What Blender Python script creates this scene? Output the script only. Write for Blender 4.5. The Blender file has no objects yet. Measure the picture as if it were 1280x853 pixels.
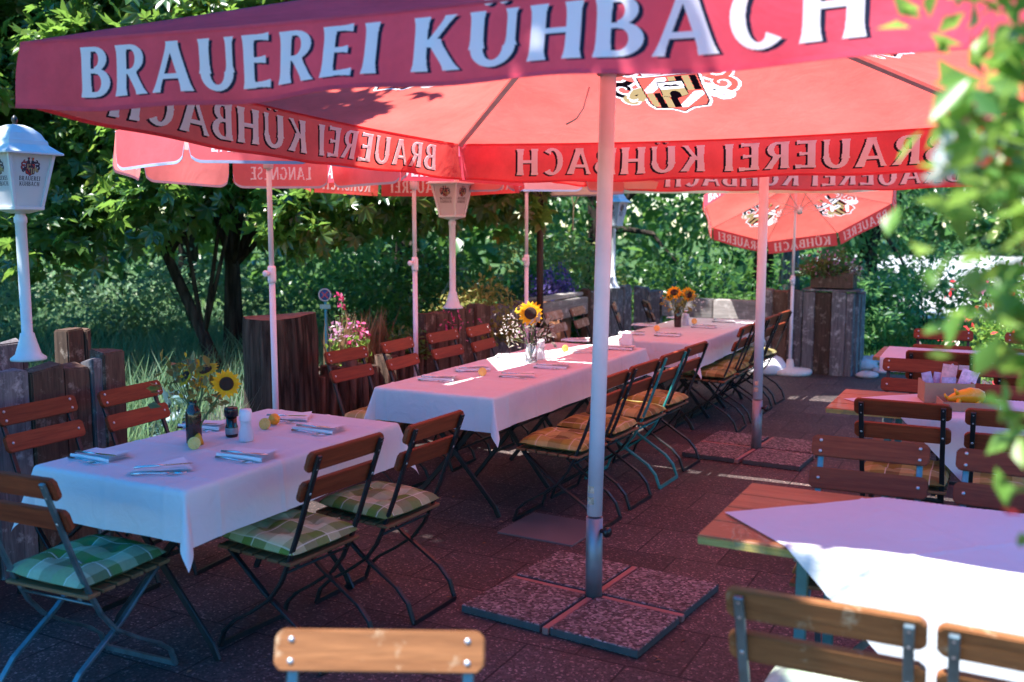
import bpy, bmesh, math, random
import numpy as np
from mathutils import Vector, Matrix, noise
R = math.radians
random.seed(7); rng = np.random.default_rng(11)
scene = bpy.context.scene
COL = scene.collection
EYE = 1.68; FPX = 1220.0; HOR = 280.0
PITCH = math.atan((426.5 - HOR) / FPX)

# ------------------------------------------------------------------ helpers
def at(px, py, z):
    """ground-plan point seen at photo pixel px,py if it lies at height z"""
    a = (px - 640) / FPX; b = -(py - 426.5) / FPX
    d = Vector((a, math.cos(PITCH) + b*math.sin(PITCH), -math.sin(PITCH) + b*math.cos(PITCH)))
    s = (z - EYE) / d.z
    return Vector((d.x*s, d.y*s, z))
UU = Vector((.887, -.462, 0)); VV = Vector((.462, .887, 0)); YAW = math.atan2(UU.y, UU.x)
def uv(u, v, z=0.0):
    p = UU*u + VV*v; p.z = z; return p

class MB:
    def __init__(s): s.v=[]; s.f=[]; s.m=[]; s.sm=[]
    def add(s, vs, fs, m=0, smooth=False, M=None):
        o=len(s.v)
        s.v += [tuple(M @ Vector(p)) if M else tuple(p) for p in vs]
        for f in fs: s.f.append([i+o for i in f]); s.m.append(m); s.sm.append(smooth)
        return s
    def box(s, c, d, m=0, rot=None, M=None):
        x,y,z=[k/2 for k in d]
        vs=[Vector(p) for p in ((-x,-y,-z),(x,-y,-z),(x,y,-z),(-x,y,-z),(-x,-y,z),(x,-y,z),(x,y,z),(-x,y,z))]
        if rot is not None: vs=[rot @ p for p in vs]
        vs=[p+Vector(c) for p in vs]
        return s.add(vs, [(0,3,2,1),(4,5,6,7),(0,1,5,4),(1,2,6,5),(2,3,7,6),(3,0,4,7)], m, False, M)
    def tube(s, pts, r, n=8, m=0, smooth=True, cap=True, sec=None, M=None):
        """sweep; sec=(w,h) gives a flat bar: w across (binormal), h in the normal"""
        P=[Vector(p) for p in pts]; k=len(P)
        rs=r if isinstance(r,(list,tuple)) else [r]*k
        T=[]
        for i in range(k):
            a=P[max(i-1,0)]; b=P[min(i+1,k-1)]; T.append((b-a).normalized())
        up=Vector((0,0,1)) if abs(T[0].z)<.9 else Vector((1,0,0))
        if sec: up=Vector((1,0,0)) if abs(T[0].x)<.9 else Vector((0,0,1))
        N=(up-T[0]*up.dot(T[0])).normalized()
        vs=[]; 
        for i in range(k):
            N=(N-T[i]*N.dot(T[i])).normalized(); B=T[i].cross(N)
            if sec:
                w,h=sec[0]/2,sec[1]/2
                for a,b in ((-w,-h),(w,-h),(w,h),(-w,h)): vs.append(P[i]+N*a+B*b)
            else:
                for j in range(n):
                    an=2*math.pi*j/n; vs.append(P[i]+(N*math.cos(an)+B*math.sin(an))*rs[i])
        q=4 if sec else n; fs=[]
        for i in range(k-1):
            for j in range(q): fs.append((i*q+j, i*q+(j+1)%q, (i+1)*q+(j+1)%q, (i+1)*q+j))
        s.add(vs, fs, m, smooth and not sec, M)
        if cap:
            o=len(s.v)-len(vs)
            s.f.append([o+j for j in range(q)][::-1]); s.m.append(m); s.sm.append(False)
            s.f.append([o+(k-1)*q+j for j in range(q)]); s.m.append(m); s.sm.append(False)
        return s
    def lathe(s, prof, n=20, m=0, smooth=True, c=(0,0,0), M=None, rot0=0.0):
        vs=[]; fs=[]
        for r,z in prof:
            for j in range(n):
                a=2*math.pi*j/n+rot0; vs.append((c[0]+r*math.cos(a), c[1]+r*math.sin(a), c[2]+z))
        for i in range(len(prof)-1):
            for j in range(n): fs.append((i*n+j, i*n+(j+1)%n, (i+1)*n+(j+1)%n, (i+1)*n+j))
        fs.append(tuple(range(n))[::-1]); fs.append(tuple((len(prof)-1)*n+j for j in range(n)))
        return s.add(vs, fs, m, smooth, M)
    def grid(s, fn, nu, nv, m=0, smooth=True, flip=False, M=None):
        vs=[fn(i/nu, j/nv) for j in range(nv+1) for i in range(nu+1)]
        fs=[]
        for j in range(nv):
            for i in range(nu):
                a=j*(nu+1)+i; q=(a,a+1,a+nu+2,a+nu+1); fs.append(q[::-1] if flip else q)
        return s.add(vs, fs, m, smooth, M)
    def mesh(s, name, mats, bevel=0, seg=1):
        me=bpy.data.meshes.new(name); me.from_pydata(s.v, [], s.f)
        me.polygons.foreach_set('material_index', s.m); me.polygons.foreach_set('use_smooth', s.sm)
        for mt in (mats if isinstance(mats,(list,tuple)) else [mats]): me.materials.append(mt)
        if bevel:
            bm=bmesh.new(); bm.from_mesh(me)
            ed=[e for e in bm.edges if len(e.link_faces)==2 and e.calc_face_angle(0)>.6]
            bmesh.ops.bevel(bm, geom=ed, offset=bevel, segments=seg, affect='EDGES', clamp_overlap=True)
            bm.to_mesh(me); bm.free()
        me.update(); return me
    def obj(s, name, mats, parent=None, loc=(0,0,0), rot=None, bevel=0, seg=1):
        return link(name, s.mesh(name, mats, bevel, seg), parent, loc, rot)

def link(name, data, parent=None, loc=(0,0,0), rot=None):
    o=bpy.data.objects.new(name, data); COL.objects.link(o); o.location=loc
    if rot is not None:
        if isinstance(rot,(int,float)): o.rotation_euler=(0,0,rot)
        else: o.rotation_euler=rot
    if parent: o.parent=parent
    return o
def tag(o, label, cat, group=None, kind=None):
    o['label']=label; o['category']=cat
    if group: o['group']=group
    if kind: o['kind']=kind
    return o
def thing(name, label, cat, loc=(0,0,0), rz=0.0, group=None):
    o=bpy.data.objects.new(name, None); COL.objects.link(o); o.empty_display_size=.1
    o.location=loc; o.rotation_euler=(0,0,rz); return tag(o,label,cat,group)
KIDS={}
def kids(o):
    return [c for c in COL.objects if c.parent is o]
def dup(o, loc=None, rz=None, label=None, cat=None, group=None, parent=None, cache={}):
    if o.name not in cache: cache[o.name]=kids(o)
    c=o.copy(); COL.objects.link(c)
    if parent: c.parent=parent
    if loc is not None: c.location=loc
    if rz is not None: c.rotation_euler=(0,0,rz) if isinstance(rz,(int,float)) else rz
    if label: c['label']=label
    if cat: c['category']=cat
    if group: c['group']=group
    for k in cache[o.name]: dup(k, parent=c)
    return c
def structure(name, mb, mats, label=None, **k):
    o=mb.obj(name, mats, **k); o['kind']='structure'
    return o

# ------------------------------------------------------------------ materials
def new_mat(name):
    m=bpy.data.materials.new(name); m.use_nodes=True; nt=m.node_tree; nt.nodes.clear()
    out=nt.nodes.new('ShaderNodeOutputMaterial'); return m,nt,out
def N(nt, typ, **kw):
    n=nt.nodes.new(typ)
    for k,v in kw.items():
        if k.startswith('i_'):
            key=k[2:]; key=int(key) if key.isdigit() else key.replace('_',' ')
            n.inputs[key].default_value=v
        else: setattr(n,k,v)
    return n
def ramp(nt, fac, stops, interp='LINEAR'):
    r=nt.nodes.new('ShaderNodeValToRGB'); e=r.color_ramp.elements; r.color_ramp.interpolation=interp
    while len(e)<len(stops): e.new(.5)
    for i,(p,c) in enumerate(stops): e[i].position=p; e[i].color=(*c,1) if len(c)==3 else c
    nt.links.new(fac, r.inputs[0]); return r.outputs[0]
def coords(nt, scale=(1,1,1), rot=(0,0,0), kind='Object', perobj=True):
    tc=nt.nodes.new('ShaderNodeTexCoord'); mp=nt.nodes.new('ShaderNodeMapping')
    mp.inputs['Scale'].default_value=scale; mp.inputs['Rotation'].default_value=rot
    nt.links.new(tc.outputs[kind], mp.inputs[0])
    if perobj:
        oi=nt.nodes.new('ShaderNodeObjectInfo'); ml=N(nt,'ShaderNodeMath',operation='MULTIPLY',i_1=37.0)
        nt.links.new(oi.outputs['Random'],ml.inputs[0]); nt.links.new(ml.outputs[0],mp.inputs['Location'])
    return mp.outputs[0]
def noise_tex(nt, co, scale, detail=4, rough=.6, dist=0.0):
    n=N(nt,'ShaderNodeTexNoise',i_Scale=scale,i_Detail=detail,i_Roughness=rough,i_Distortion=dist)
    nt.links.new(co,n.inputs['Vector']); return n.outputs[0]
def bump(nt, h, strength=.3, dist=.01):
    b=N(nt,'ShaderNodeBump',i_Strength=strength,i_Distance=dist); nt.links.new(h,b.inputs['Height']); return b.outputs[0]
def mix(nt, fac, a, b, mode='MIX'):
    m=nt.nodes.new('ShaderNodeMix'); m.data_type='RGBA'; m.blend_type=mode
    for sock,val in ((m.inputs[0],fac),(m.inputs[6],a),(m.inputs[7],b)):
        if hasattr(val,'is_output'): nt.links.new(val,sock)
        elif isinstance(val,(int,float)): sock.default_value=val
        else: sock.default_value=(*val,1)
    return m.outputs[2]
def princ(nt, out, col, rough=.6, metal=0, nrm=None, spec=.5, coat=0, trans=0):
    p=nt.nodes.new('ShaderNodeBsdfPrincipled')
    if hasattr(col,'is_output'): nt.links.new(col,p.inputs['Base Color'])
    else: p.inputs['Base Color'].default_value=(*col,1)
    if hasattr(rough,'is_output'): nt.links.new(rough,p.inputs['Roughness'])
    else: p.inputs['Roughness'].default_value=rough
    p.inputs['Metallic'].default_value=metal; p.inputs['Specular IOR Level'].default_value=spec
    p.inputs['Coat Weight'].default_value=coat; p.inputs['Transmission Weight'].default_value=trans
    if nrm is not None: nt.links.new(nrm,p.inputs['Normal'])
    if out is not None: nt.links.new(p.outputs[0],out.inputs[0])
    return p
def simple(name, col, rough=.6, metal=0, vary=.25, nscale=8, bmp=.15, spec=.5, coat=0):
    m,nt,out=new_mat(name); co=coords(nt)
    n=noise_tex(nt,co,nscale,5)
    c=ramp(nt,n,[(.25,tuple(k*(1-vary) for k in col)),(.75,tuple(min(1,k*(1+vary)) for k in col))])
    nb=noise_tex(nt,co,nscale*6,3)
    r=ramp(nt,n,[(.3,(max(0,rough-.1),)*3),(.7,(min(1,rough+.12),)*3)])
    princ(nt,out,c,r,metal,bump(nt,nb,bmp,.004),spec,coat); return m
def wood(name, c1, c2, axis=0, scale=6, rough=.5, coat=0, bmp=.25, weather=None, tone=.25):
    """grain stretched along axis; weather = (colour, amount) for worn patches"""
    m,nt,out=new_mat(name)
    sc=[scale*3]*3; sc[axis]=scale*.22; co=coords(nt,tuple(sc))
    n=noise_tex(nt,co,2.2,6,.65,.6); n2=noise_tex(nt,co,9,3,.6)
    c=ramp(nt,n,[(.28,c1),(.72,c2)])
    c=mix(nt,.35,c,ramp(nt,n2,[(.35,(.35,.33,.32)),(.65,(1,1,1))]),'MULTIPLY')
    oi=nt.nodes.new('ShaderNodeObjectInfo'); g=ramp(nt,oi.outputs['Random'],[(0,(1-tone,)*3),(1,(1+tone,)*3)])
    c=mix(nt,1.0,c,g,'MULTIPLY')
    if weather:
        co2=coords(nt,(3,3,3)); w=noise_tex(nt,co2,3.5,6,.7)
        f=ramp(nt,w,[(.62-weather[1],(0,0,0)),(.72-weather[1]*.6,(1,1,1))])
        c=mix(nt,f,c,weather[0])
    princ(nt,out,c,rough,0,bump(nt,n,bmp,.006),.2,coat); return m
def fabric(name, col, tcol, fac=.5, weave=900, wrinkle=5, wr=.25, stain=.12):
    m,nt,out=new_mat(name); co=coords(nt)
    n=noise_tex(nt,co,wrinkle,4,.55,.8); st=noise_tex(nt,co,2.3,6,.7)
    def sv(c): return ramp(nt,st,[(.3,tuple(k*(1-stain) for k in c)),(.7,tuple(min(1,k*(1+stain*.5)) for k in c))])
    d=nt.nodes.new('ShaderNodeBsdfDiffuse'); t=nt.nodes.new('ShaderNodeBsdfTranslucent'); mx=nt.nodes.new('ShaderNodeMixShader')
    nt.links.new(sv(col),d.inputs[0]); nt.links.new(sv(tcol),t.inputs[0]); mx.inputs[0].default_value=fac
    b=bump(nt,n,wr,.03); nt.links.new(b,d.inputs['Normal']); nt.links.new(b,t.inputs['Normal'])
    gl=N(nt,'ShaderNodeBsdfGlossy',i_Roughness=.55); mg=nt.nodes.new('ShaderNodeMixShader'); mg.inputs[0].default_value=.015
    nt.links.new(d.outputs[0],mx.inputs[1]); nt.links.new(t.outputs[0],mx.inputs[2])
    nt.links.new(mx.outputs[0],mg.inputs[1]); nt.links.new(gl.outputs[0],mg.inputs[2]); nt.links.new(mg.outputs[0],out.inputs[0]); return m
def leafmat(name, stops, tr=(.20,.34,.03), fac=.38, rough=.42, spec=.5, big=.6):
    m,nt,out=new_mat(name); g=nt.nodes.new('ShaderNodeNewGeometry')
    c=ramp(nt,g.outputs['Random Per Island'],stops)
    co=coords(nt); n=noise_tex(nt,co,big,3)
    c=mix(nt,.7,c,ramp(nt,n,[(.35,(.55,.62,.66)),(.65,(1.25,1.15,.85))]),'MULTIPLY')
    p=princ(nt,None,c,rough,0,None,spec)
    t=nt.nodes.new('ShaderNodeBsdfTranslucent'); tc=mix(nt,.55,c,tr); 
    nt.links.new(tc,t.inputs[0]); mx=nt.nodes.new('ShaderNodeMixShader'); mx.inputs[0].default_value=fac
    nt.links.new(p.outputs[0],mx.inputs[1]); nt.links.new(t.outputs[0],mx.inputs[2]); nt.links.new(mx.outputs[0],out.inputs[0]); return m
def plaid(name, cols, k=5.2, line=(.75,.72,.6), rough=.85):
    """woven check: three tones from two crossed band sets, thin pale lines"""
    m,nt,out=new_mat(name); tc=nt.nodes.new('ShaderNodeTexCoord'); sp=nt.nodes.new('ShaderNodeSeparateXYZ')
    nt.links.new(tc.outputs['Object'],sp.inputs[0]); oi=nt.nodes.new('ShaderNodeObjectInfo')
    fr=[]
    for i in (0,1):
        a=N(nt,'ShaderNodeMath',operation='MULTIPLY_ADD',i_1=k); nt.links.new(sp.outputs[i],a.inputs[0]); nt.links.new(oi.outputs['Random'],a.inputs[2])
        f=N(nt,'ShaderNodeMath',operation='FRACT'); nt.links.new(a.outputs[0],f.inputs[0]); fr.append(f.outputs[0])
    cx=ramp(nt,fr[0],[(0,cols[0]),(.34,cols[1]),(.67,cols[2])],'CONSTANT')
    cy=ramp(nt,fr[1],[(0,cols[2]),(.4,cols[0]),(.62,cols[1])],'CONSTANT')
    c=mix(nt,.5,cx,cy)
    for f in fr:
        l=ramp(nt,f,[(.0,(0,0,0)),(.335,(1,1,1)),(.36,(0,0,0))],'CONSTANT'); 
        c=mix(nt,mix(nt,.7,(0,0,0),l),c,line)
    co=coords(nt); n=noise_tex(nt,co,60,3)
    c=mix(nt,.3,c,ramp(nt,n,[(.3,(.6,.6,.6)),(.7,(1,1,1))]),'MULTIPLY')
    princ(nt,out,c,rough,0,bump(nt,n,.3,.004),.15); return m

M={}
M['slat']=wood('varnished_slat',(.17,.030,.012),(.29,.060,.022),0,5,.55,.0,.2,None,.18)
M['slat_sunlit']=wood('sunlit_orange_slat',(.20,.075,.026),(.33,.135,.050),0,5,.5,.0,.3,((.46,.33,.2),.05),.14)  # lit copy of the slat wood, sunshine painted into its orange; wear on top
M['slat_grey']=wood('weathered_slat',(.20,.12,.08),(.36,.25,.17),0,5,.7,0,.35,((.4,.36,.3),.1),.15)
M['black']=simple('black_steel',(.012,.014,.015),.42,.2,.4,14,.2)
M['zinc']=simple('galvanised_steel',(.13,.19,.21),.42,.75,.35,16,.2)
M['teal']=simple('teal_steel',(.02,.21,.19),.45,.0,.3,12,.15)
M['bolt']=simple('bolt_zinc',(.5,.5,.52),.4,.9,.2,20,.1)
M['seatwood']=wood('seat_board',(.16,.07,.03),(.28,.13,.06),0,5,.6)
M['cush_green']=plaid('green_plaid',((.07,.20,.04),(.33,.40,.26),(.10,.15,.075)),5.4,(.55,.6,.5))
M['cush_mixed']=plaid('olive_plaid',((.13,.20,.035),(.50,.50,.28),(.20,.20,.09)),5.2,(.6,.6,.42))
M['cush_orange']=plaid('orange_plaid',((.24,.20,.035),(.13,.095,.03),(.38,.32,.11)),5,(.50,.44,.30))
M['cush_olive']=plaid('olive_yellow_plaid',((.22,.20,.05),(.42,.36,.16),(.16,.13,.04)),4.8,(.6,.55,.4))
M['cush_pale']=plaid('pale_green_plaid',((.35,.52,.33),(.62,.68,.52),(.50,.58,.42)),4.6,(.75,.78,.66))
M['cloth']=fabric('white_linen',(.76,.76,.77),(.7,.7,.7),.25,900,11,.22,.05)
M['napkin']=fabric('white_paper_napkin',(.82,.82,.82),(.7,.7,.7),.25,900,20,.1,.03)
M['red']=fabric('red_canopy',(.92,.110,.185),(.90,.15,.115),.55,900,5,.35,.24)
M['rose']=fabric('sunlit_rose_canopy',(.90,.17,.21),(.92,.30,.28),.58,900,4,.25,.18)  # red parasol cloth paled, sunlight painted into its colour
M['backlit_blush']=fabric('backlit_blush_valance',(.72,.30,.30),(.92,.50,.48),.55,900,5,.2,.1)  # same red cloth, sun shining through painted in as pink
M['cream']=fabric('cream_canopy',(.76,.71,.60),(.8,.72,.55),.5,900,4,.2,.12)
M['print_white']=fabric('white_print',(.90,.89,.92),(.92,.86,.88),.5,900,6,.05,.04)
M['print_navy']=fabric('navy_print',(.008,.009,.026),(.03,.01,.02),.03,900,6,.05,.04)
M['print_gold']=fabric('gold_print',(.55,.46,.22),(.6,.45,.2),.3,900,6,.05,.04)
M['print_red']=fabric('red_print',(.60,.05,.05),(.8,.14,.1),.4,900,6,.05,.04)
M['trim_blue']=fabric('blue_trim',(.45,.55,.75),(.5,.5,.7),.3)
M['pole_white']=simple('white_pole_paint',(.72,.65,.71),.38,.0,.10,6,.05)
M['pole_alu']=simple('dull_aluminium',(.26,.28,.30),.5,.7,.2,9,.08)
M['rib_grey']=simple('grey_rib',(.55,.55,.58),.45,.3,.1,9,.05)
M['black_plastic']=simple('black_plastic',(.015,.015,.016),.4,0,.3,9,.1)
M['dark_post']=wood('dark_brown_pole',(.035,.02,.018),(.07,.04,.035),2,5,.5)
M['lamp_white']=simple('white_lamp_paint',(.58,.61,.64),.42,0,.10,5,.12)
M['pane']=fabric('opal_pane',(.72,.74,.78),(.8,.8,.8),.45,900,3,.02,.03)
M['pane_print']=simple('pane_print',(.03,.025,.05),.6)
M['base_stone']=simple('white_concrete',(.62,.58,.55),.8,0,.15,25,.4)
M['fence_brown']=wood('brown_sleeper',(.050,.030,.022),(.145,.088,.062),2,5,.85,0,.6,((.26,.2,.16),.06),.3)
M['fence_grey']=wood('grey_sleeper',(.075,.068,.075),(.21,.19,.19),2,5,.85,0,.6,((.4,.38,.37),.08),.25)
M['rail_grey']=wood('grey_rail',(.17,.155,.15),(.36,.33,.31),0,4,.85,0,.5,((.45,.42,.4),.08),.2)
M['board']=wood('table_board',(.30,.115,.045),(.47,.20,.085),0,4,.45,.15,.2,((.42,.24,.13),.02),.1)
M['board_edge']=wood('worn_yellow_edge',(.30,.22,.05),(.45,.36,.12),0,8,.7,0,.3,((.12,.14,.08),.12))
M['lid_dark']=simple('dark_lid',(.01,.01,.012),.3)
M['lemon']=simple('lemon_peel',(.80,.33,.012),.5,0,.12,60,.5)
M['pulp']=simple('lemon_pulp',(.86,.45,.08),.35,0,.25,40,.4)
M['steel']=simple('cutlery_steel',(.62,.64,.67),.22,1,.1,9,.02)
M['card']=simple('cardboard',(.36,.22,.13),.85,0,.12,12,.15)
M['packet_rose']=simple('rose_packet',(.72,.33,.35),.5,0,.3,40,.1)
M['packet_lilac']=simple('lilac_packet',(.42,.28,.45),.4,0,.4,50,.1)
M['packet_pink']=simple('pink_print_packet',(.78,.45,.62),.5,0,.35,60,.1)
M['pig']=simple('orange_plastic',(.80,.36,.015),.3,0,.1,6,.05)
def glassmat(name, col, rough=.05, tr=.9):
    m,nt,out=new_mat(name); co=coords(nt); n=noise_tex(nt,co,9,3)
    princ(nt,out,col,rough,0,bump(nt,n,.05,.003),.5,0,tr); return m
M['glass_brown']=glassmat('brown_bottle_glass',(.10,.05,.04),.08,.55)
M['glass_clear']=glassmat('clear_glass',(.85,.88,.9))
M['cola']=glassmat('dark_grinder_glass',(.03,.015,.015),.06,.35)
M['petal']=leafmat('sunflower_petal',[(0,(.80,.40,.01)),(1,(.86,.52,.02))],(.9,.5,.02),.3,.6,.2)
M['seedhead']=simple('seed_head',(.03,.014,.008),.9,0,.5,120,1.0)
M['yellow']=leafmat('yellow_bloom',[(0,(.62,.36,.02)),(1,(.75,.50,.05))],(.8,.5,.05),.3,.7,.1)
M['whitefl']=leafmat('white_bloom',[(0,(.68,.66,.62)),(1,(.80,.80,.78))],(.8,.8,.75),.4,.7,.1)
M['pinkfl']=leafmat('pink_bloom',[(0,(.62,.03,.16)),(.5,(.72,.08,.28)),(1,(.70,.30,.50))],(.8,.15,.3),.4,.7,.1)
M['lilacfl']=leafmat('lilac_bloom',[(0,(.42,.14,.42)),(1,(.68,.42,.66))],(.7,.4,.6),.4,.7,.1)
M['redfl']=leafmat('red_bloom',[(0,(.62,.02,.03)),(1,(.78,.10,.12))],(.8,.1,.1),.4,.7,.1)
M['violetfl']=leafmat('violet_bloom',[(0,(.05,.04,.22)),(1,(.16,.13,.38))],(.2,.15,.4),.3,.7,.1)
M['bouq_leaf']=leafmat('bouquet_leaf',[(0,(.07,.10,.03)),(.6,(.17,.18,.05)),(1,(.26,.24,.06))],(.3,.28,.05),.4)
M['sage_leaf']=leafmat('sage_leaf',[(0,(.22,.24,.20)),(1,(.42,.42,.38))],(.4,.42,.35),.4)
M['blue_leaf']=leafmat('blue_green_leaf',[(0,(.06,.13,.17)),(1,(.12,.22,.28))],(.1,.25,.25),.25)
M['chestnut']=leafmat('chestnut_leaf',[(0,(.030,.095,.036)),(.45,(.060,.150,.045)),(.9,(.12,.20,.045)),(1,(.20,.17,.035))],(.32,.55,.08),.52,.28,.9)
M['maple']=leafmat('maple_leaf',[(0,(.035,.11,.05)),(.5,(.065,.17,.065)),(1,(.14,.24,.08))],(.28,.58,.18),.52,.34)
M['deep']=leafmat('deep_green_leaf',[(0,(.024,.085,.030)),(.6,(.048,.135,.040)),(1,(.10,.20,.05))],(.22,.44,.08),.45,.33,.7)
M['gold']=leafmat('golden_leaf',[(0,(.16,.20,.04)),(.6,(.28,.30,.08)),(1,(.42,.38,.16))],(.5,.48,.12),.5,.5)
M['lush']=leafmat('fresh_leaf',[(0,(.07,.19,.04)),(.6,(.15,.32,.06)),(1,(.32,.44,.10))],(.45,.66,.12),.5,.35)
M['weed']=leafmat('meadow_blade',[(0,(.08,.18,.10)),(.6,(.15,.27,.16)),(1,(.30,.36,.22))],(.3,.5,.24),.5,.5)
M['lawn']=leafmat('lawn_blade',[(0,(.05,.12,.02)),(.6,(.08,.17,.03)),(1,(.16,.22,.06))],(.2,.34,.05),.4,.5)
M['straw']=leafmat('dry_stem',[(0,(.13,.08,.045)),(.6,(.22,.14,.09)),(1,(.34,.25,.17))],(.3,.2,.1),.2,.8,.1)
M['stem']=simple('green_stem',(.07,.11,.03),.6,0,.3,20,.2)
M['soil']=simple('planter_soil',(.03,.02,.014),.95,0,.4,30,.8)
M['terracotta']=simple('terracotta',(.35,.14,.07),.8,0,.15,14,.3)
M['whitepot']=simple('white_pot',(.65,.65,.68),.5,0,.1,8,.1)
M['stone']=simple('pale_rock',(.38,.38,.38),.85,0,.3,6,.9)
M['sign_blue']=simple('blue_sign_paint',(.03,.08,.30),.4,0,.1,5,.05)
M['sign_rim']=simple('pale_sign_rim',(.5,.5,.52),.4)
M['sign_teal']=simple('teal_post_paint',(.04,.30,.36),.45,0,.15,9,.1)
M['sign_red']=simple('red_sign_paint',(.45,.04,.10),.4)
M['leg_teal']=simple('dull_teal_steel',(.055,.16,.165),.55,.2,.3,12,.2)
M['plate']=simple('grey_green_plate',(.22,.36,.36),.5)
M['patio_plate']=simple('smooth_concrete',(.11,.092,.088),.75,0,.15,5,.25)
M['rust_arm']=simple('primer_red_steel',(.28,.13,.11),.6,.2,.25,14,.2)
def bark(name, c1, c2, sc=(9,9,1.1)):
    m,nt,out=new_mat(name); co=coords(nt,sc); n=noise_tex(nt,co,1.6,7,.7,1.2)
    v=N(nt,'ShaderNodeTexVoronoi',i_Scale=1.5,feature='DISTANCE_TO_EDGE'); nt.links.new(co,v.inputs['Vector'])
    h=N(nt,'ShaderNodeMath',operation='ADD'); nt.links.new(n,h.inputs[0]); nt.links.new(v.outputs[0],h.inputs[1])
    c=ramp(nt,h.outputs[0],[(.45,c1),(.95,c2)])
    princ(nt,out,c,.92,0,bump(nt,h.outputs[0],.9,.05),.2); return m
M['bark']=bark('tree_bark',(.018,.014,.011),(.085,.066,.052))
M['bark_red']=bark('stump_bark',(.020,.014,.011),(.13,.092,.070),(13,13,1.0))
M['log_bark']=bark('log_bark',(.022,.015,.011),(.15,.10,.075),(9,9,1.2))
M['bark_grey']=bark('grey_bark',(.05,.05,.045),(.26,.25,.22))
M['stump_top']=simple('sawn_wood',(.13,.075,.055),.9,0,.4,18,.6)
def aggregate(name, lo, hi, scale):
    m,nt,out=new_mat(name); co=coords(nt); v=N(nt,'ShaderNodeTexVoronoi',i_Scale=scale); nt.links.new(co,v.inputs['Vector'])
    n=noise_tex(nt,co,2.5,5); g=N(nt,'ShaderNodeSeparateColor'); nt.links.new(v.outputs['Color'],g.inputs[0])
    c=ramp(nt,g.outputs[0],[(0,lo),(.55,tuple((a+b)*.42 for a,b in zip(lo,hi))),(.85,hi),(1,tuple(min(1,k*1.5) for k in hi))])
    c=mix(nt,.6,c,ramp(nt,n,[(.3,(.6,.6,.6)),(.7,(1.1,1.1,1.1))]),'MULTIPLY')
    d=ramp(nt,v.outputs['Distance'],[(0,(1,1,1)),(.7,(0,0,0))])
    princ(nt,out,c,.75,0,bump(nt,d,.6,.006),.4); return m
M['aggregate']=aggregate('exposed_aggregate',(.026,.018,.018),(.24,.19,.18),80)
M['slab_edge']=simple('slab_edge_concrete',(.06,.058,.056),.9,0,.3,20,.5)
def patio_mat():
    m,nt,out=new_mat('dark_paving'); co=coords(nt,(1,1,1),(0,0,-YAW),'Object',False)
    br=N(nt,'ShaderNodeTexBrick',offset=.5,squash=1.0); nt.links.new(co,br.inputs['Vector'])
    br.inputs['Scale'].default_value=1.0; br.inputs['Brick Width'].default_value=.42; br.inputs['Row Height'].default_value=.42
    br.inputs['Mortar Size'].default_value=.006; br.inputs['Mortar Smooth'].default_value=.4; br.inputs['Bias'].default_value=0
    br.inputs['Color1'].default_value=(.032,.025,.024,1); br.inputs['Color2'].default_value=(.070,.054,.050,1); br.inputs['Mortar'].default_value=(.014,.011,.010,1)
    v=N(nt,'ShaderNodeTexVoronoi',i_Scale=120); nt.links.new(co,v.inputs['Vector']); g=N(nt,'ShaderNodeSeparateColor'); nt.links.new(v.outputs['Color'],g.inputs[0])
    n=noise_tex(nt,co,1.3,7,.65); n2=noise_tex(nt,co,26,4,.7)
    c=mix(nt,.85,br.outputs['Color'],ramp(nt,g.outputs[0],[(0,(.45,.43,.43)),(.6,(1,1,1)),(.90,(1.6,1.5,1.45)),(1,(5.0,4.5,4.2))]),'MULTIPLY')
    c=mix(nt,.8,c,ramp(nt,n,[(.3,(.55,.55,.58)),(.7,(1.35,1.3,1.25))]),'MULTIPLY')
    h=mix(nt,.5,br.outputs['Fac'],n2)
    inv=N(nt,'ShaderNodeInvert'); nt.links.new(h,inv.inputs[1])
    princ(nt,out,c,ramp(nt,n,[(.3,(.62,)*3),(.7,(.9,)*3)]),0,bump(nt,inv.outputs[0],.5,.008),.4); return m
M['patio']=patio_mat()
def soil_grass():
    m,nt,out=new_mat('meadow_ground'); co=coords(nt,perobj=False); n=noise_tex(nt,co,.8,7,.7); n2=noise_tex(nt,co,14,5,.7)
    c=ramp(nt,n,[(.3,(.035,.065,.02)),(.55,(.06,.11,.03)),(.75,(.12,.14,.055))])
    c=mix(nt,.7,c,ramp(nt,n2,[(.3,(.5,.5,.5)),(.7,(1.3,1.3,1.2))]),'MULTIPLY')
    princ(nt,out,c,.95,0,bump(nt,n2,.8,.05),.1); return m
M['ground']=soil_grass()
M['gravel']=aggregate('pale_gravel',(.28,.27,.26),(.55,.53,.50),40)
# ------------------------------------------------------------------ lettering (flared roman capitals made of strips)
def st(x0,y0,x1,y1,w,fl=.35,n=8):
    out=[]
    for i in range(n+1):
        t=i/n; hw=w/2*(1+fl*abs(2*t-1)**5); x=x0+(x1-x0)*t; y=y0+(y1-y0)*t
        out.append(((x-hw,y),(x+hw,y)))
    return out
def hz(x0,x1,y,w,fl=.6,n=5,both=False):
    out=[]
    for i in range(n+1):
        t=i/n; k=abs(2*t-1)**4 if both else t**4
        hw=w/2*(1+fl*k); x=x0+(x1-x0)*t; out.append(((x,y-hw),(x,y+hw)))
    return out
def ar(cx,cy,rx,ry,a0,a1,wx,wy,n=16,fl0=0,fl1=0):
    out=[]
    for i in range(n+1):
        t=i/n; a=R(a0+(a1-a0)*t); c,s=math.cos(a),math.sin(a)
        k=1+fl0*max(0,1-t*5)+fl1*max(0,1-(1-t)*5)
        out.append(((cx+(rx-wx*k)*c, cy+(ry-wy*k)*s),(cx+rx*c, cy+ry*s)))
    return out
TK=.20; TN=.115
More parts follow.
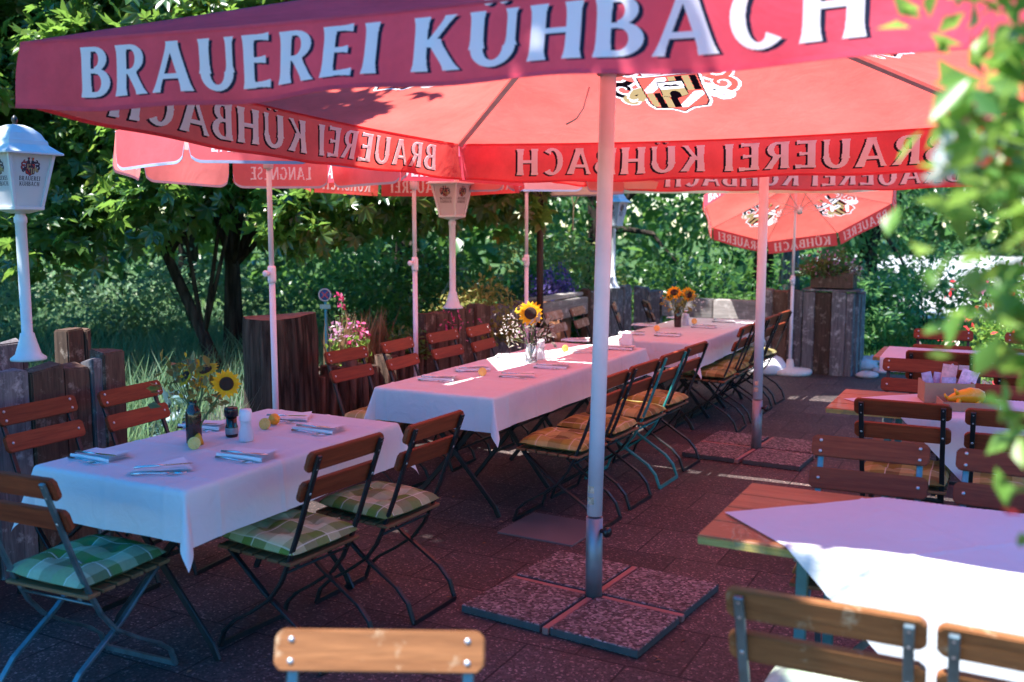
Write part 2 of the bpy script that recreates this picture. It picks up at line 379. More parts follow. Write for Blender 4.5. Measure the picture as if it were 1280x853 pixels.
GL={
 'B':(.70,[st(.16,0,.16,1,TK),hz(.14,.34,.955,.09,0),hz(.14,.36,.52,.09,0),hz(.14,.36,.05,.10,0),ar(.34,.755,.28,.245,-90,90,.18,.09),ar(.36,.285,.34,.285,-90,90,.20,.10)]),
 'R':(.74,[st(.16,0,.16,1,TK),hz(.14,.34,.955,.09,0),hz(.14,.36,.47,.09,0),ar(.34,.715,.31,.285,-90,90,.19,.09),st(.62,0,.36,.48,.19,.3)]),
 'A':(.84,[st(.09,0,.40,1,.11,.5),st(.72,0,.43,1,.20,.3),hz(.2,.62,.31,.10,0)]),
 'U':(.82,[st(.16,.33,.16,1,TK,.25),st(.68,.33,.68,1,.13,.5),ar(.41,.34,.345,.36,180,360,.19,.12)]),
 'E':(.64,[st(.16,0,.16,1,TK),hz(.14,.56,.945,.10),hz(.14,.50,.52,.095),hz(.14,.60,.055,.10)]),
 'I':(.32,[st(.16,0,.16,1,TK)]),
 'K':(.78,[st(.16,0,.16,1,TK),st(.26,.44,.62,1,.13,.45),st(.66,0,.34,.58,.20,.35)]),
 'H':(.82,[st(.16,0,.16,1,TK),st(.66,0,.66,1,TK),hz(.2,.6,.51,.10,0)]),
 'C':(.76,[ar(.42,.5,.38,.52,48,312,.19,.10,22,.7,.5)]),
 'L':(.58,[st(.16,0,.16,1,TK),hz(.14,.54,.055,.10)]),
 'N':(.80,[st(.12,0,.12,1,.13),st(.66,0,.14,1,.20,.1),st(.68,0,.68,1,.13)]),
 'G':(.80,[ar(.42,.5,.38,.52,48,330,.19,.10,22,.7,0),st(.68,.05,.68,.46,.18,.2)]),
 'S':(.60,[ar(.31,.74,.25,.27,30,270,.13,.12,14,.5,0),ar(.31,.26,.27,.27,-150,90,.13,.12,14,.5,0)]),
}
def dots(cx): return [[((cx+.075*math.cos(R(a)),1.17+.075*math.sin(R(a))),(cx+.075*math.cos(R(a)),1.17-.075*math.sin(R(a)))) for a in range(180,-1,-30)]]
def text_strips(txt, h, total=None, gap=.10, word=.42):
    x=0; S=[]
    for ch in txt:
        if ch==' ': x+=word; continue
        g='U' if ch=='Ü' else ch
        w,pieces=GL[g]
        pcs=list(pieces)
        if ch=='Ü': pcs=pcs+dots(.30)+dots(.54)
        for p in pcs: S.append([((a[0]+x,a[1]),(b[0]+x,b[1])) for a,b in p])
        x+=w+gap
    x-=gap; sx=(total/x) if total else h
    return [[((a[0]*sx,a[1]*h),(b[0]*sx,b[1]*h)) for a,b in p] for p in S], x*sx
def lay_text(mb, S, fn, off=0.0, m=0, dx=0.0, dy=0.0, step=.00012):
    """fn(x,y,n)->3D ; every strip gets its own tiny layer so that no two faces share a plane"""
    for i,p in enumerate(S):
        vs=[];fs=[]
        for (a,b) in p:
            for t in (0,.5,1): vs.append(fn(a[0]*(1-t)+b[0]*t+dx, a[1]*(1-t)+b[1]*t+dy, off+step*(i%7)))
        for k in range(len(p)-1):
            for j in (0,1): fs.append((k*3+j,k*3+j+1,k*3+4+j,k*3+3+j))
        mb.add(vs,fs,m,True)
# ------------------------------------------------------------------ crest (unit box about 1 wide, 1.1 high, origin at centre)
def crest_shapes():
    P=[]   # (polygon, colour index: 0 white 1 navy 2 gold 3 red)
    def poly(p,c): P.append((p,c))
    sh=[(-.30,.22),(.30,.22),(.30,-.30),(.26,-.40),(.10,-.43),(0,-.52),(-.10,-.43),(-.26,-.40),(-.30,-.30)]
    def sc(p,k,cy=-.1): return [(x*k,(y-cy)*k+cy) for x,y in p]
    poly(sc(sh,1.14),0); poly(sc(sh,1.05),1); poly(sh,3)
    w=.075
    for i in range(4):
        x=-.285+i*w*.96; poly([(x,.21),(x+w*.9,.21),(x+w*.9,-.07),(x,-.07)], 1 if i%2==0 else 2)
    for i in range(4):
        x=.0+i*w*.98; yb=-.42+.05*(i>2)
        poly([(x,-.08),(x+w*.9,-.08),(x+w*.9,yb),(x,yb)], 1 if i%2==0 else 2)
    poly([(.02,.21),(.11,.21),(.29,-.0),(.29,-.07),(.22,-.07),(.02,.15)],0)
    poly([(-.29,-.10),(-.20,-.10),(-.005,-.36),(-.005,-.43),(-.06,-.43),(-.29,-.17)],0)
    poly([(-.135,.125),(.135,.125),(.135,-.16),(0,-.22),(-.135,-.16)],1)
    poly([(-.125,.115),(.125,.115),(.125,-.02),(-.125,-.02)],0)
    poly([(-.125,-.025),(.125,-.025),(.125,-.155),(0,-.21),(-.125,-.155)],2)
    poly([(-.05,-.19),(-.05,-.10),(-.03,-.07),(0,-.06),(.03,-.07),(.05,-.10),(.05,-.19),(0,-.208)],1)
    poly([(-.09,.02),(-.05,.07),(.0,.05),(.05,.08),(.10,.03),(.06,.04),(0,.02),(-.05,.03)],1)
    def curl(cx,cy,r,a0,a1,w,c,n=14,grow=1.0):
        L=[];Rr=[]
        for i in range(n+1):
            t=i/n; a=R(a0+(a1-a0)*t); rr=r*(1-.72*t*grow); ww=w*(1-.55*t)
            L.append((cx+(rr+ww)*math.cos(a),cy+(rr+ww)*math.sin(a))); Rr.append((cx+(rr-ww)*math.cos(a),cy+(rr-ww)*math.sin(a)))
        P.append((('strip',L,Rr),c))
    for s,c2 in ((-1,3),(1,1)):
        b=lambda a:180-a if s<0 else a
        for (cx,cy,r,a0,a1,w) in ((.50,.02,.17,-120,200,.055),(.46,-.22,.12,120,-160,.05),(.52,.25,.15,-150,150,.05),(.40,.42,.13,-170,120,.05)):
            curl(s*cx,cy,r,b(a0),b(a1),w*1.45,0)
        for (cx,cy,r,a0,a1,w) in ((.50,.02,.17,-120,200,.055),(.46,-.22,.12,120,-160,.05),(.52,.25,.15,-150,150,.05),(.40,.42,.13,-170,120,.05)):
            curl(s*cx,cy,r,b(a0),b(a1),w*.75,c2 if cy>-.1 else (2 if s>0 else 0))
        # beast head biting the shield edge
        hd=[(.31,.05),(.40,.02),(.46,-.06),(.50,-.15),(.47,-.20),(.40,-.17),(.44,-.23),(.37,-.24),(.31,-.16)]
        poly([(s*x*1.05,y*1.05) for x,y in hd],0); poly([(s*x,y) for x,y in hd],2 if s>0 else 0)
        poly([(s*.38,-.08),(s*.43,-.10),(s*.40,-.12)],1); poly([(s*.34,-.15),(s*.43,-.19),(s*.38,-.17)],1)
        # helmet and crest plumes above
        hp=[(.03,.25),(.25,.25),(.27,.36),(.22,.46),(.13,.50),(.06,.45),(.03,.36)]
        poly([(s*x,y) for x,y in sc(hp,1.0)],1); poly([(s*(x*.86+.02),y*.86+.05) for x,y in hp],0)
        poly([(s*.06,.33),(s*.22,.33),(s*.22,.37),(s*.06,.37)],1)
        for k,a in enumerate((-22,0,22)):
            ca,sa=math.cos(R(a)),math.sin(R(a))
            pl=[(-.035,.0),(-.045,.14),(0,.22),(.045,.14),(.035,.0)]
            poly([(s*(.14+x*ca+y*sa),.47+y*ca-x*sa) for x,y in pl],(1,2,3)[k] if s>0 else (3,0,1)[k])
    return P
CREST=crest_shapes()
def lay_crest(mb, size, fn, off, m0=0, step=.00010):
    for i,(p,c) in enumerate(CREST):
        o=off+step*i
        if p[0]=='strip':
            L,Rr=p[1],p[2]; vs=[fn(x*size,y*size,o) for q in zip(L,Rr) for x,y in q]
            mb.add(vs,[(2*k,2*k+1,2*k+3,2*k+2) for k in range(len(L)-1)],m0+c)
        else:
            cx=sum(q[0] for q in p)/len(p); cy=sum(q[1] for q in p)/len(p)
            vs=[fn(cx*size,cy*size,o)]; n=len(p); k=4
            ring=[]
            for j in range(n):
                a,b=p[j],p[(j+1)%n]
                for t in range(k):
                    ring.append((a[0]+(b[0]-a[0])*t/k,a[1]+(b[1]-a[1])*t/k))
            vs+=[fn(x*size,y*size,o) for x,y in ring]
            mb.add(vs,[(0,1+j,1+(j+1)%len(ring)) for j in range(len(ring))],m0+c)
def paint(X,Y,out,poly,val):
    xs=[p[0] for p in poly]; ys=[p[1] for p in poly]
    k=np.nonzero((X>=min(xs))&(X<=max(xs))&(Y>=min(ys))&(Y<=max(ys)))
    if len(k[0])==0: return
    x=X[k];y=Y[k]; c=np.zeros(len(x),bool); n=len(poly)
    for i in range(n):
        x1,y1=poly[i]; x2,y2=poly[i-1]
        if y1==y2: continue
        c^=((y1>y)!=(y2>y))&(x<(x2-x1)*(y-y1)/(y2-y1)+x1)
    out[tuple(a[c] for a in k)]=val
def text_mask(X,Y,T,w_m=1,s_m=None,dx=0,dy=0):
    """material index per cell of a cloth grid: letters woven through the cloth, so they read from both sides"""
    out=np.zeros(X.shape,int)
    for sh in ((True,False) if s_m is not None else (False,)):
        for p in T:
            for (a,b),(c,d) in zip(p,p[1:]):
                q=[a,b,d,c]
                if sh: paint(X,Y,out,[(x+dx*f,y+dy*f) for x,y in q for f in (1,)],s_m)
                else: paint(X,Y,out,q,w_m)
    return out
def crest_mask(X,Y,size,m0=1):
    out=np.zeros(X.shape,int)
    for p,c in CREST:
        if p[0]=='strip':
            L,Rr=p[1],p[2]
            for k in range(len(L)-1): paint(X,Y,out,[(x*size,y*size) for x,y in (L[k],Rr[k],Rr[k+1],L[k+1])],m0+c)
        else: paint(X,Y,out,[(x*size,y*size) for x,y in p],m0+c)
    return out
def gridarr(mb,fn,us,vs_,mask=None):
    nu,nv=len(us)-1,len(vs_)-1; o=len(mb.v)
    mb.v+=[tuple(fn(i,j)) for j in vs_ for i in us]
    for j in range(nv):
        for i in range(nu):
            a=o+j*(nu+1)+i; mb.f.append([a,a+1,a+nu+2,a+nu+1])
    mb.m+= [0]*(nu*nv) if mask is None else [int(k) for k in mask.ravel()]
    mb.sm+=[True]*(nu*nv)
# ------------------------------------------------------------------ square brewery umbrella
def square_umbrella(label, loc, rz, a, zb, tilt, group, seed=0, off=(0,0)):
    """a half side, zb valance bottom height at the middle, tilt about local x"""
    root=thing('market_umbrella',label,'umbrella',loc,rz,group)
    hv=.225; rise=.56; ze=hv; za=ze+rise
    rt=(tilt,0,0); cl=(off[0],off[1],zb)
    rnd=random.Random(seed); ph=[rnd.uniform(0,6) for _ in range(8)]
    def side(k):
        an=-math.pi/2+k*math.pi/2; n=Vector((math.cos(an),math.sin(an),0)); r=Vector((-n.y,n.x,0)); return n,r
    def panel(k,s,t):
        n,r=side(k); w=a*(1-t)
        sag=-.075*math.sin(math.pi*min(1,t*1.08))*math.cos(s*math.pi/2) -.03*math.cos(s*math.pi/2)*(1-t)
        p=n*w+r*(s*w); p.z=ze+(za-ze)*t+sag+.006*math.sin(7*s+ph[k])*math.cos(s*math.pi/2)*math.sin(math.pi*t)
        return p
    mb=MB()
    us=np.linspace(-1,1,361); ts=np.concatenate([np.linspace(0,.20,8)[:-1],np.linspace(.20,.80,210)[:-1],np.linspace(.80,1,8)])
    uc=(us[1:]+us[:-1])/2; tc=(ts[1:]+ts[:-1])/2; TT,SS=np.meshgrid(tc,uc,indexing='ij')
    cm=crest_mask(SS*a*(1-TT),(TT-.425)*a*1.05,.50)
    for k in range(4): gridarr(mb,lambda i,j,k=k:panel(k,i,j),us,ts,cm if k else None)
    can=mb.obj('canopy',[M['red'],M['print_white'],M['print_navy'],M['print_gold'],M['print_red']],root,cl,rt)
    for k in range(4):
        n,r=side(k)
        def S(x,y,o=0.0,n=n,r=r,k=k):
            s=x/a; env=max(0,1-s*s)
            d=(hv-y)/hv
            wv=.026*math.sin(5.2*s+ph[k])*d+.014*math.sin(13*s+ph[k+4])*d*d+.005*math.sin(31*s+ph[k])*d*(1-d)+.012*d
            e_=1-abs(s); wv+=.010*math.sin(70*e_+3*d)*math.exp(-e_/.09)*(1-.4*d)
            p=n*(a+wv+o)+r*x; p.z=y-.03*math.cos(s*math.pi/2)+.010*math.sin(4*s+ph[k])*d+.005*math.sin(15*s+ph[k+4])*d
            return p
        h=.152; T,w=text_strips('BRAUEREI KÜHBACH',h,2.47)
        cs=.0021 if k==0 and seed==3 else .0034; nx,ny=int(2*a/cs),int(hv/cs); us=np.linspace(-a,a,nx+1); vs_=np.linspace(0,hv,ny+1)
        YY,XX=np.meshgrid((vs_[1:]+vs_[:-1])/2,(us[1:]+us[:-1])/2,indexing='ij')
        T2=[[((p[0]-w/2-.06,p[1]+.043),(q[0]-w/2-.06,q[1]+.043)) for p,q in st_] for st_ in T]
        tm=text_mask(XX,YY,T2,1,2,.0125,-.006)
        m2=MB(); gridarr(m2,lambda i,j:S(i,j),us,vs_,tm)
        val=m2.obj('valance',[M['red'],M['print_white'],M['print_navy']],root,cl,rt)
        m3=MB()
        lay_text(m3,T2,lambda x,y,o:S(x,y,o),.0010,0)
        m3.obj('lettering',[M['print_white'],M['print_navy']],val)
        hm=MB()
        for sg in (1,-1):
            hm.grid(lambda i,j:S((2*i-1)*a,.013*j,sg*.0022),72,1,0); hm.grid(lambda i,j:S((2*i-1)*a,hv-.010*j,sg*.0022),72,1,0)
        hm.obj('hem',M['red'],val)
    for k in range(4):
        for s0,wd in ((1,.018),):
            MB().grid(lambda i,j:panel(k,max(-1,min(1,s0-(wd/(a*(1.02-j)))*(i if s0 else i-.5))),j)+Vector((0,0,-.003)),1,24).obj('seam',M['red'],can)
    # ribs under the canopy
    for k in range(8):
        if k%2==0:
            kk=k//2; pts=[panel(kk,1,t)+Vector((0,0,-.018)) for t in (.015,.25,.5,.75,.97)]
        else:
            continue
        rb=MB().tube(pts,0,sec=(.028,.018)).obj('rib',M['rib_grey'],root,cl,rt)
    for k in range(4):
        p=panel(k,1,.52)+Vector((0,0,-.03)); MB().tube([(p.x*.04,p.y*.04,za-.42),p],0,sec=(.022,.014)).obj('strut',M['rib_grey'],root,cl,rt)
    MB().lathe([(.0,za-.5),(.06,za-.5),(.06,za-.36),(.0,za-.36)],16).obj('runner',M['black_plastic'],root,cl,rt)
    MB().lathe([(.0,za-.03),(.07,za-.02),(.05,za+.03),(.0,za+.06)],16).obj('finial',M['red'],root,cl,rt)
    # mast: upper painted tube, lower steel tube
    tx=-math.sin(tilt)*.0
    MB().tube([(0,0,.40),(off[0]*.4,off[1]*.4,1.2),(off[0],off[1],zb+za-.03)],.034,20).obj('pole',M['pole_white'],root)
    MB().tube([(0,0,.0),(0,0,.39)],.0375,20).obj('pole_socket',M['pole_alu'],root)
    kn=MB().lathe([(0,0),(.010,0),(.010,.022),(.022,.026),(.024,.036),(.020,.046),(0,.048)],14)
    kn.obj('knob',M['black_plastic'],root,(.036,-.012,.335),(0,R(90),R(-18)))
    for z_ in (.505,.455):
        MB().grid(lambda i,j:(.0347*math.cos(R(-130+55*i)),.0347*math.sin(R(-130+55*i)),z_+.032*j),6,1).obj('sticker',M['sticker'],root)
    # loose cord at the top of the mast
    c=[(-.036,-.02,2.25),(-.05,-.05,2.16),(-.075,-.06,2.12),(-.10,-.05,2.11),(-.13,-.04,2.10)]
    MB().tube(c,.004,6).obj('cord',M['pole_white'],root)
    # steel cross foot lying between the slabs
    for k in range(4):
        an=k*math.pi/2+R(-32.5)-rz+math.pi/2*0
        d=Vector((math.cos(an),math.sin(an),0))
        MB().box((0,0,0),(.39,.03,.03),0).obj('foot_arm',M['rust_arm'],root,(d.x*.235,d.y*.235,.017),an,bevel=.003)
    return root
M['sticker']=simple('paper_sticker',(.55,.42,.30),.6,0,.5,70,.05)
# ------------------------------------------------------------------ round umbrella
def round_umbrella(label, loc, rz, rad, ze, rise, hv, cloth, val, group=None, n=8, tilt=(0,0,0), words=None, h=.10, crest=(), knob=1.37,
                   base=False, scallop=0.0, trim=None, polemat='pole_white', name='parasol', pole=True, letter=('print_white','print_navy'), shadow=False, inner_sag=.05, textfill=.74, a0=0.0):
    root=thing(name,label,'umbrella',loc,rz,group)
    hub=(0,0,ze+rise); rt=tilt
    C=[(rad*math.cos(2*math.pi*(k+.5)/n+a0), rad*math.sin(2*math.pi*(k+.5)/n+a0)) for k in range(n)]
    def sector(k,s,t):
        A=Vector((*C[k-1],-rise)); B=Vector((*C[k],-rise)); e=A*(1-s)+B*s
        p=e*(1-t); p.z=-rise*(1-t); p.z-=inner_sag*math.sin(math.pi*t)*(.35+.65*math.sin(math.pi*s)); return p
    mb=MB()
    L0=(Vector((*C[0],0))-Vector((*C[1],0))).length
    uf=np.linspace(0,1,121); uc=(uf[1:]+uf[:-1])/2; TT,SS=np.meshgrid(uc,uc,indexing='ij')
    cm=crest_mask((.5-SS)*L0*(1-TT)*-1,(TT-.40)*rad,L0*.46) if crest else None
    for k in range(n):
        if k in crest: gridarr(mb,lambda i,j,k=k:sector(k,i,j),uf,uf,cm)
        else: mb.grid(lambda i,j,k=k:sector(k,i,j),12,12)
    can=mb.obj('canopy',[M[cloth],M['print_white'],M['print_navy'],M['print_gold'],M['print_red']],root,hub,rt)
    for k in range(n):
        A=Vector((*C[k-1],-rise)); B=Vector((*C[k],-rise)); L=(B-A).length; d=(B-A)/L; nn=Vector((d.y,-d.x,0))
        def S(x,y,o=0.0):
            g=.012; xx=max(g,min(L-g,x)); t=1-y/hv
            w=.010*math.sin(9*x+k*2.1)*t+.015*t
            p=A+d*xx+nn*(w+o); p.z=-rise+(y-hv)
            return p
        def edge(i,j):
            x=L*i; y=hv*j; lo=0.0
            if scallop:
                e=min(i,1-i); rr=scallop
                lo=rr*(1-math.sqrt(max(0,1-(1-min(1,e*L/rr))**2))) if e*L<rr else 0
            return S(x,lo+(hv-lo)*j)
        wd=words[k%len(words)] if words else None
        if wd:
            T,w=text_strips(wd,h,min(L*textfill,h*.92*len(wd)))
            T=[[((p[0]+(L-w)/2,p[1]+(hv-h)*.42),(q[0]+(L-w)/2,q[1]+(hv-h)*.42)) for p,q in st_] for st_ in T]
            us=np.linspace(0,1,int(L/.0042)+1); vs_=np.linspace(0,1,int(hv/.0042)+1); uc=(us[1:]+us[:-1])/2; vc=(vs_[1:]+vs_[:-1])/2
            def lo_(i):
                e=min(i,1-i)*L; return scallop*(1-math.sqrt(max(0,1-(1-e/scallop)**2))) if scallop and e<scallop else 0.0
            lo=np.array([lo_(i) for i in uc]); VV_,UU_=np.meshgrid(vc,uc,indexing='ij'); YY=lo[None,:]+(hv-lo[None,:])*VV_
            m2=MB(); gridarr(m2,edge,us,vs_,text_mask(UU_*L,YY,T,1))
            v=m2.obj('valance',[M[val],M['print_white']],root,hub,rt)
            m3=MB(); lay_text(m3,T,lambda x,y,o:S(x,y,o),.0012,0); m3.obj('lettering',[M['print_white'],M['print_navy']],v)
        else: v=MB().grid(edge,28,5).obj('valance',M[val],root,hub,rt)
        if trim:
            m4=MB()
            for sg in (1,-1): m4.grid(lambda i,j:(lambda q:q+nn*sg*.0016+Vector((0,0,.016*j)))(edge(i,0)),28,1)
            m4.obj('edge_trim',M[trim],v)
    for k in range(n):
        e=Vector((*C[k],-rise)); pts=[e*t-Vector((0,0,.008+inner_sag*.35*math.sin(math.pi*(1-t)))) for t in (.03,.25,.5,.75,1)]
        rb=MB().tube(pts,.0045,6).obj('rib',M['rib_grey'],root,hub,rt)
        m=e*.5-Vector((0,0,.02+inner_sag*.35)); MB().tube([(m.x*.05,m.y*.05,-rise*1.05-.10),m],.004,6).obj('strut',M['rib_grey'],rb)
    if pole:
        r1,r2=.019,.016
        MB().tube([(0,0,.02),(0,0,knob+.02)],r1,14).obj('lower_pole',M[polemat],root)
        MB().tube([(0,0,knob),(0,0,hub[2]-.01)],r2,14).obj('pole',M[polemat],root)
        MB().lathe([(0,-.05),(.024,-.05),(.026,-.03),(.026,.04),(.021,.055),(0,.055)],14).obj('collar',M[polemat],root,(0,0,knob))
        MB().lathe([(0,0),(.009,0),(.009,.02),(.019,.024),(.021,.036),(.016,.044),(0,.045)],12).obj('knob',M[polemat],root,(-.012,-.02,knob+.01),(R(90),0,R(-38)))
        MB().lathe([(0,0),(.022,.005),(.014,.05),(0,.075)],12).obj('finial',M[polemat],root,hub,rt)
        MB().lathe([(0,-rise-.17),(.03,-rise-.17),(.032,-rise-.08),(0,-rise-.08)],12).obj('runner',M['pole_white'],root,hub,rt)
    if base:
        MB().lathe([(0,0),(.235,0),(.245,.015),(.24,.045),(.21,.062),(.05,.072),(.035,.16),(.024,.165),(0,.165)],36).obj('base',M['base_stone'],root)
    return root
# ------------------------------------------------------------------ lantern
def lantern(label, loc, rz, height=.73):
    root=thing('garden_lamp',label,'lamp',loc,rz,'white lanterns on the timber fence')
    MB().lathe([(0,0),(.085,0),(.085,.012),(.062,.03),(.048,.075),(.036,.12),(.034,.135),(.0265,.14),(.0265,height-.05),(.031,height-.045),(.031,height-.02),(.024,height-.01),(.024,height),(0,height)],24).obj('post',M['lamp_white'],root)
    z0=height; z1=z0+.035; z2=z1+.255
    def sq(h,z): return [(-h,-h,z),(h,-h,z),(h,h,z),(-h,h,z)]
    b,t=.072,.118
    mb=MB(); rings=[(.03,z0),(b+.008,z0+.018),(b+.010,z1)]
    vs=[]; [vs.extend(sq(h,z)) for h,z in rings]
    fs=[(3,2,1,0)]+[(i*4+j,i*4+(j+1)%4,i*4+4+(j+1)%4,i*4+4+j) for i in range(2) for j in range(4)]+[(8,9,10,11)]
    mb.add(vs,fs); mb.obj('lamp_tray',M['lamp_white'],root,bevel=.002)
    for j in range(4):
        q0=Vector(sq(b,z1)[j]); q1=Vector(sq(t,z2)[j])
        MB().tube([q0,q1],0,sec=(.016,.016)).obj('corner_bar',M['lamp_white'],root)
        a0,a1=Vector(sq(b-.004,z1)[j]),Vector(sq(b-.004,z1)[(j+1)%4]); c0,c1=Vector(sq(t-.004,z2)[j]),Vector(sq(t-.004,z2)[(j+1)%4])
        d=(a1-a0).normalized(); nn=((c0-a0).cross(d)).normalized(); nn=nn if nn.dot((a0+a1)/2-Vector((0,0,z1)))>0 else -nn
        def S(i,k,o=0): 
            p=(a0*(1-i)+a1*i)*(1-k)+(c0*(1-i)+c1*i)*k; return p+nn*o
        pn=MB().grid(lambda i,k:S(i,k),4,6).obj('pane',M['pane'],root)
        m3=MB()
        def F(x,y,o): # metres about pane centre line, y from bottom
            k=y/.26; wd=(a1-a0).length*(1-k)+(c1-c0).length*k; return S(.5+x/wd,k,o)
        for wd,yy,tw in (('BRAUEREI',.128,.112),('KÜHBACH',.101,.106)):
            T,w=text_strips(wd,.021,tw); lay_text(m3,T,lambda x,y,o:F(x-w/2,y+yy,o),.0008,1,step=.00004)
        lay_crest(m3,.074,lambda x,y,o:F(x,y+.192,o),.0008,0,step=.00003)
        m3.obj('print',[M['pane_print'],M['pane_print'],M['print_gold'],M['print_red']],pn)
    prof=[(t+.036,z2-.004),(t+.036,z2+.006),(t+.02,z2+.016),(t-.012,z2+.045),(t-.016,z2+.066),(t-.022,z2+.070),(t-.035,z2+.10),(t-.062,z2+.128),(.03,z2+.142),(.012,z2+.145)]
    vs=[]; [vs.extend(sq(h,z)) for h,z in prof]; L=len(prof)
    MB().add(vs,[(3,2,1,0)]+[(i*4+j,i*4+(j+1)%4,i*4+4+(j+1)%4,i*4+4+j) for i in range(L-1) for j in range(4)]+[tuple(range(4*L-4,4*L))]).obj('cap',M['lamp_white'],root,bevel=.0015)
    MB().lathe([(0,0),(.012,0),(.010,.01),(.016,.022),(.012,.036),(.004,.045),(0,.048)],10).obj('finial',M['black_plastic'],root,(0,0,z2+.143))
    return root
# ------------------------------------------------------------------ folding chair
def chair_proto(frame, slat):
    root=thing('folding_chair','wooden folding chair','chair')
    fm=M[frame]
    post=[(-.311,.850),(-.255,.70),(-.195,.54),(-.145,.42),(-.10,.33),(-.04,.255),(.06,.185),(.16,.125),(.215,.075),(.24,.006)]
    rear=[(.205,.428),(.10,.345),(0,.265),(-.10,.205),(-.19,.15),(-.245,.09),(-.275,.006)]
    for s in (-1,1):
        MB().tube([(s*.178,y,z) for y,z in post],0,sec=(.022,.013)).obj('back_post',fm,root,bevel=.002)
        MB().tube([(s*.160,y,z) for y,z in rear],0,sec=(.022,.013)).obj('rear_leg',fm,root,bevel=.002)
    MB().tube([(-.178,.24,.011),(.178,.24,.011)],0,sec=(.02,.012)).obj('foot_bar',fm,root)
    MB().tube([(-.160,-.275,.011),(.160,-.275,.011)],0,sec=(.02,.012)).obj('foot_bar',fm,root)
    MB().tube([(-.178,-.125,.375),(.178,-.125,.375)],.006,8).obj('cross_rod',fm,root)
    for s in (-1,1):
        MB().tube([(s*.145,.20,.418),(s*.145,-.16,.404)],0,sec=(.02,.010)).obj('seat_rail',fm,root)
    mb=MB()
    for i in range(6): mb.box((0,.185-i*.066,.430-i*.0022),(.40,.056,.014))
    mb.obj('seat',M['seatwood'],root,bevel=.003)
    for zc,rows in ((.825,((-.021,),(.021,))),(.708,((0,),))):
        t=math.atan2(.06,.165); y=-.315+(.865-zc)*math.tan(t)+.021
        sl=MB()
        def slat_pt(u,v,w): return (u,v,w)
        h,wd,ch=.082,.424,.014
        out=[(-wd/2+ch,-h/2),(wd/2-ch,-h/2),(wd/2,-h/2+ch),(wd/2,h/2-ch),(wd/2-ch,h/2),(-wd/2+ch,h/2),(-wd/2,h/2-ch),(-wd/2,-h/2+ch)]
        n=len(out); th=.010
        vs=[(x,-th,z) for x,z in out]+[(x,th,z) for x,z in out]
        sl.add(vs,[tuple(range(n)),tuple(range(n,2*n))[::-1]]+[(i+n,(i+1)%n+n,(i+1)%n,i) for i in range(n)])
        so=sl.obj('back_slat',M[slat],root,(0,y,zc),(t,0,0),bevel=.003,seg=2)
        for s in (-1,1):
            for (dz,) in rows:
                b=MB().lathe([(0,.0),(.0068,.0),(.006,.0028),(.003,.0042),(0,.0045)],10)
                b.obj('bolt',M['bolt'],so,(s*.178,th-.0005,dz),(R(-90),0,0))
                b.obj('bolt',M['bolt'],so,(s*.178,-th-.0135,dz),(R(90),0,0))
    return root
# cushions
def cushion_proto(matname, seed):
    r=random.Random(seed); mb=MB(); hw=.20
    def z(i,j):
        x=2*i-1;y=2*j-1; e=(1-abs(x)**5)*(1-abs(y)**5)
        t=.038*e**.5+.007*math.cos(x*math.pi*2.0)*math.cos(y*math.pi*2.0)*e
        for (tx,ty) in ((-.34,-.34),(.34,-.34),(-.34,.34),(.34,.34)):
            t-=.022*math.exp(-((x-tx)**2+(y-ty)**2)/.018)
        return t+.003*noise.noise(Vector((x*2+seed,y*2,0)))
    def pt(i,j,s):
        x=2*i-1;y=2*j-1; k=1-.045*(x*x*y*y)
        return (x*hw*k, y*hw*k, .026+s*z(i,j))
    mb.grid(lambda i,j:pt(i,j,1),26,26); mb.grid(lambda i,j:(pt(i,j,-.55)[0],pt(i,j,-.55)[1],max(.004,pt(i,j,-.55)[2])),26,26,flip=True)
    return mb
# ------------------------------------------------------------------ tables
def garden_table(label, loc, rz, w, l, group=None):
    root=thing('garden_table',label,'table',loc,rz,group)
    mb=MB(); nb=6; bw=w/nb
    for i in range(nb): mb.box((-w/2+bw*(i+.5),0,.728),(bw-.008,l,.024))
    mb.obj('table_top',M['board'],root,bevel=.003)
    for s in (-1,1):
        y0=s*(l/2-.22)
        for q in (-1,1):
            MB().tube([(-.30*q,y0+.012*q,.0),(-.27*q,y0+.012*q,.06),(.30*q,y0+.012*q,.70)],0,sec=(.030,.014)).obj('leg',M['black'],root,bevel=.002)
        MB().tube([(-.30,y0-.02,.705),(.30,y0-.02,.705)],0,sec=(.03,.02)).obj('cross_bar',M['black'],root)
        MB().tube([(0,y0,.36),(0,y0-s*.42,.70)],0,sec=(.018,.012)).obj('brace',M['black'],root)
        if l>1.6:
            y1=s*.26
            for q in (-1,1): MB().tube([(-.28*q,y1+.012*q,.0),(.28*q,y1+.012*q,.70)],0,sec=(.028,.014)).obj('leg',M['black'],root,bevel=.002)
    MB().tube([(0,-l/2+.2,.36),(0,l/2-.2,.36)],0,sec=(.02,.012)).obj('tie_bar',M['black'],root)
    return root
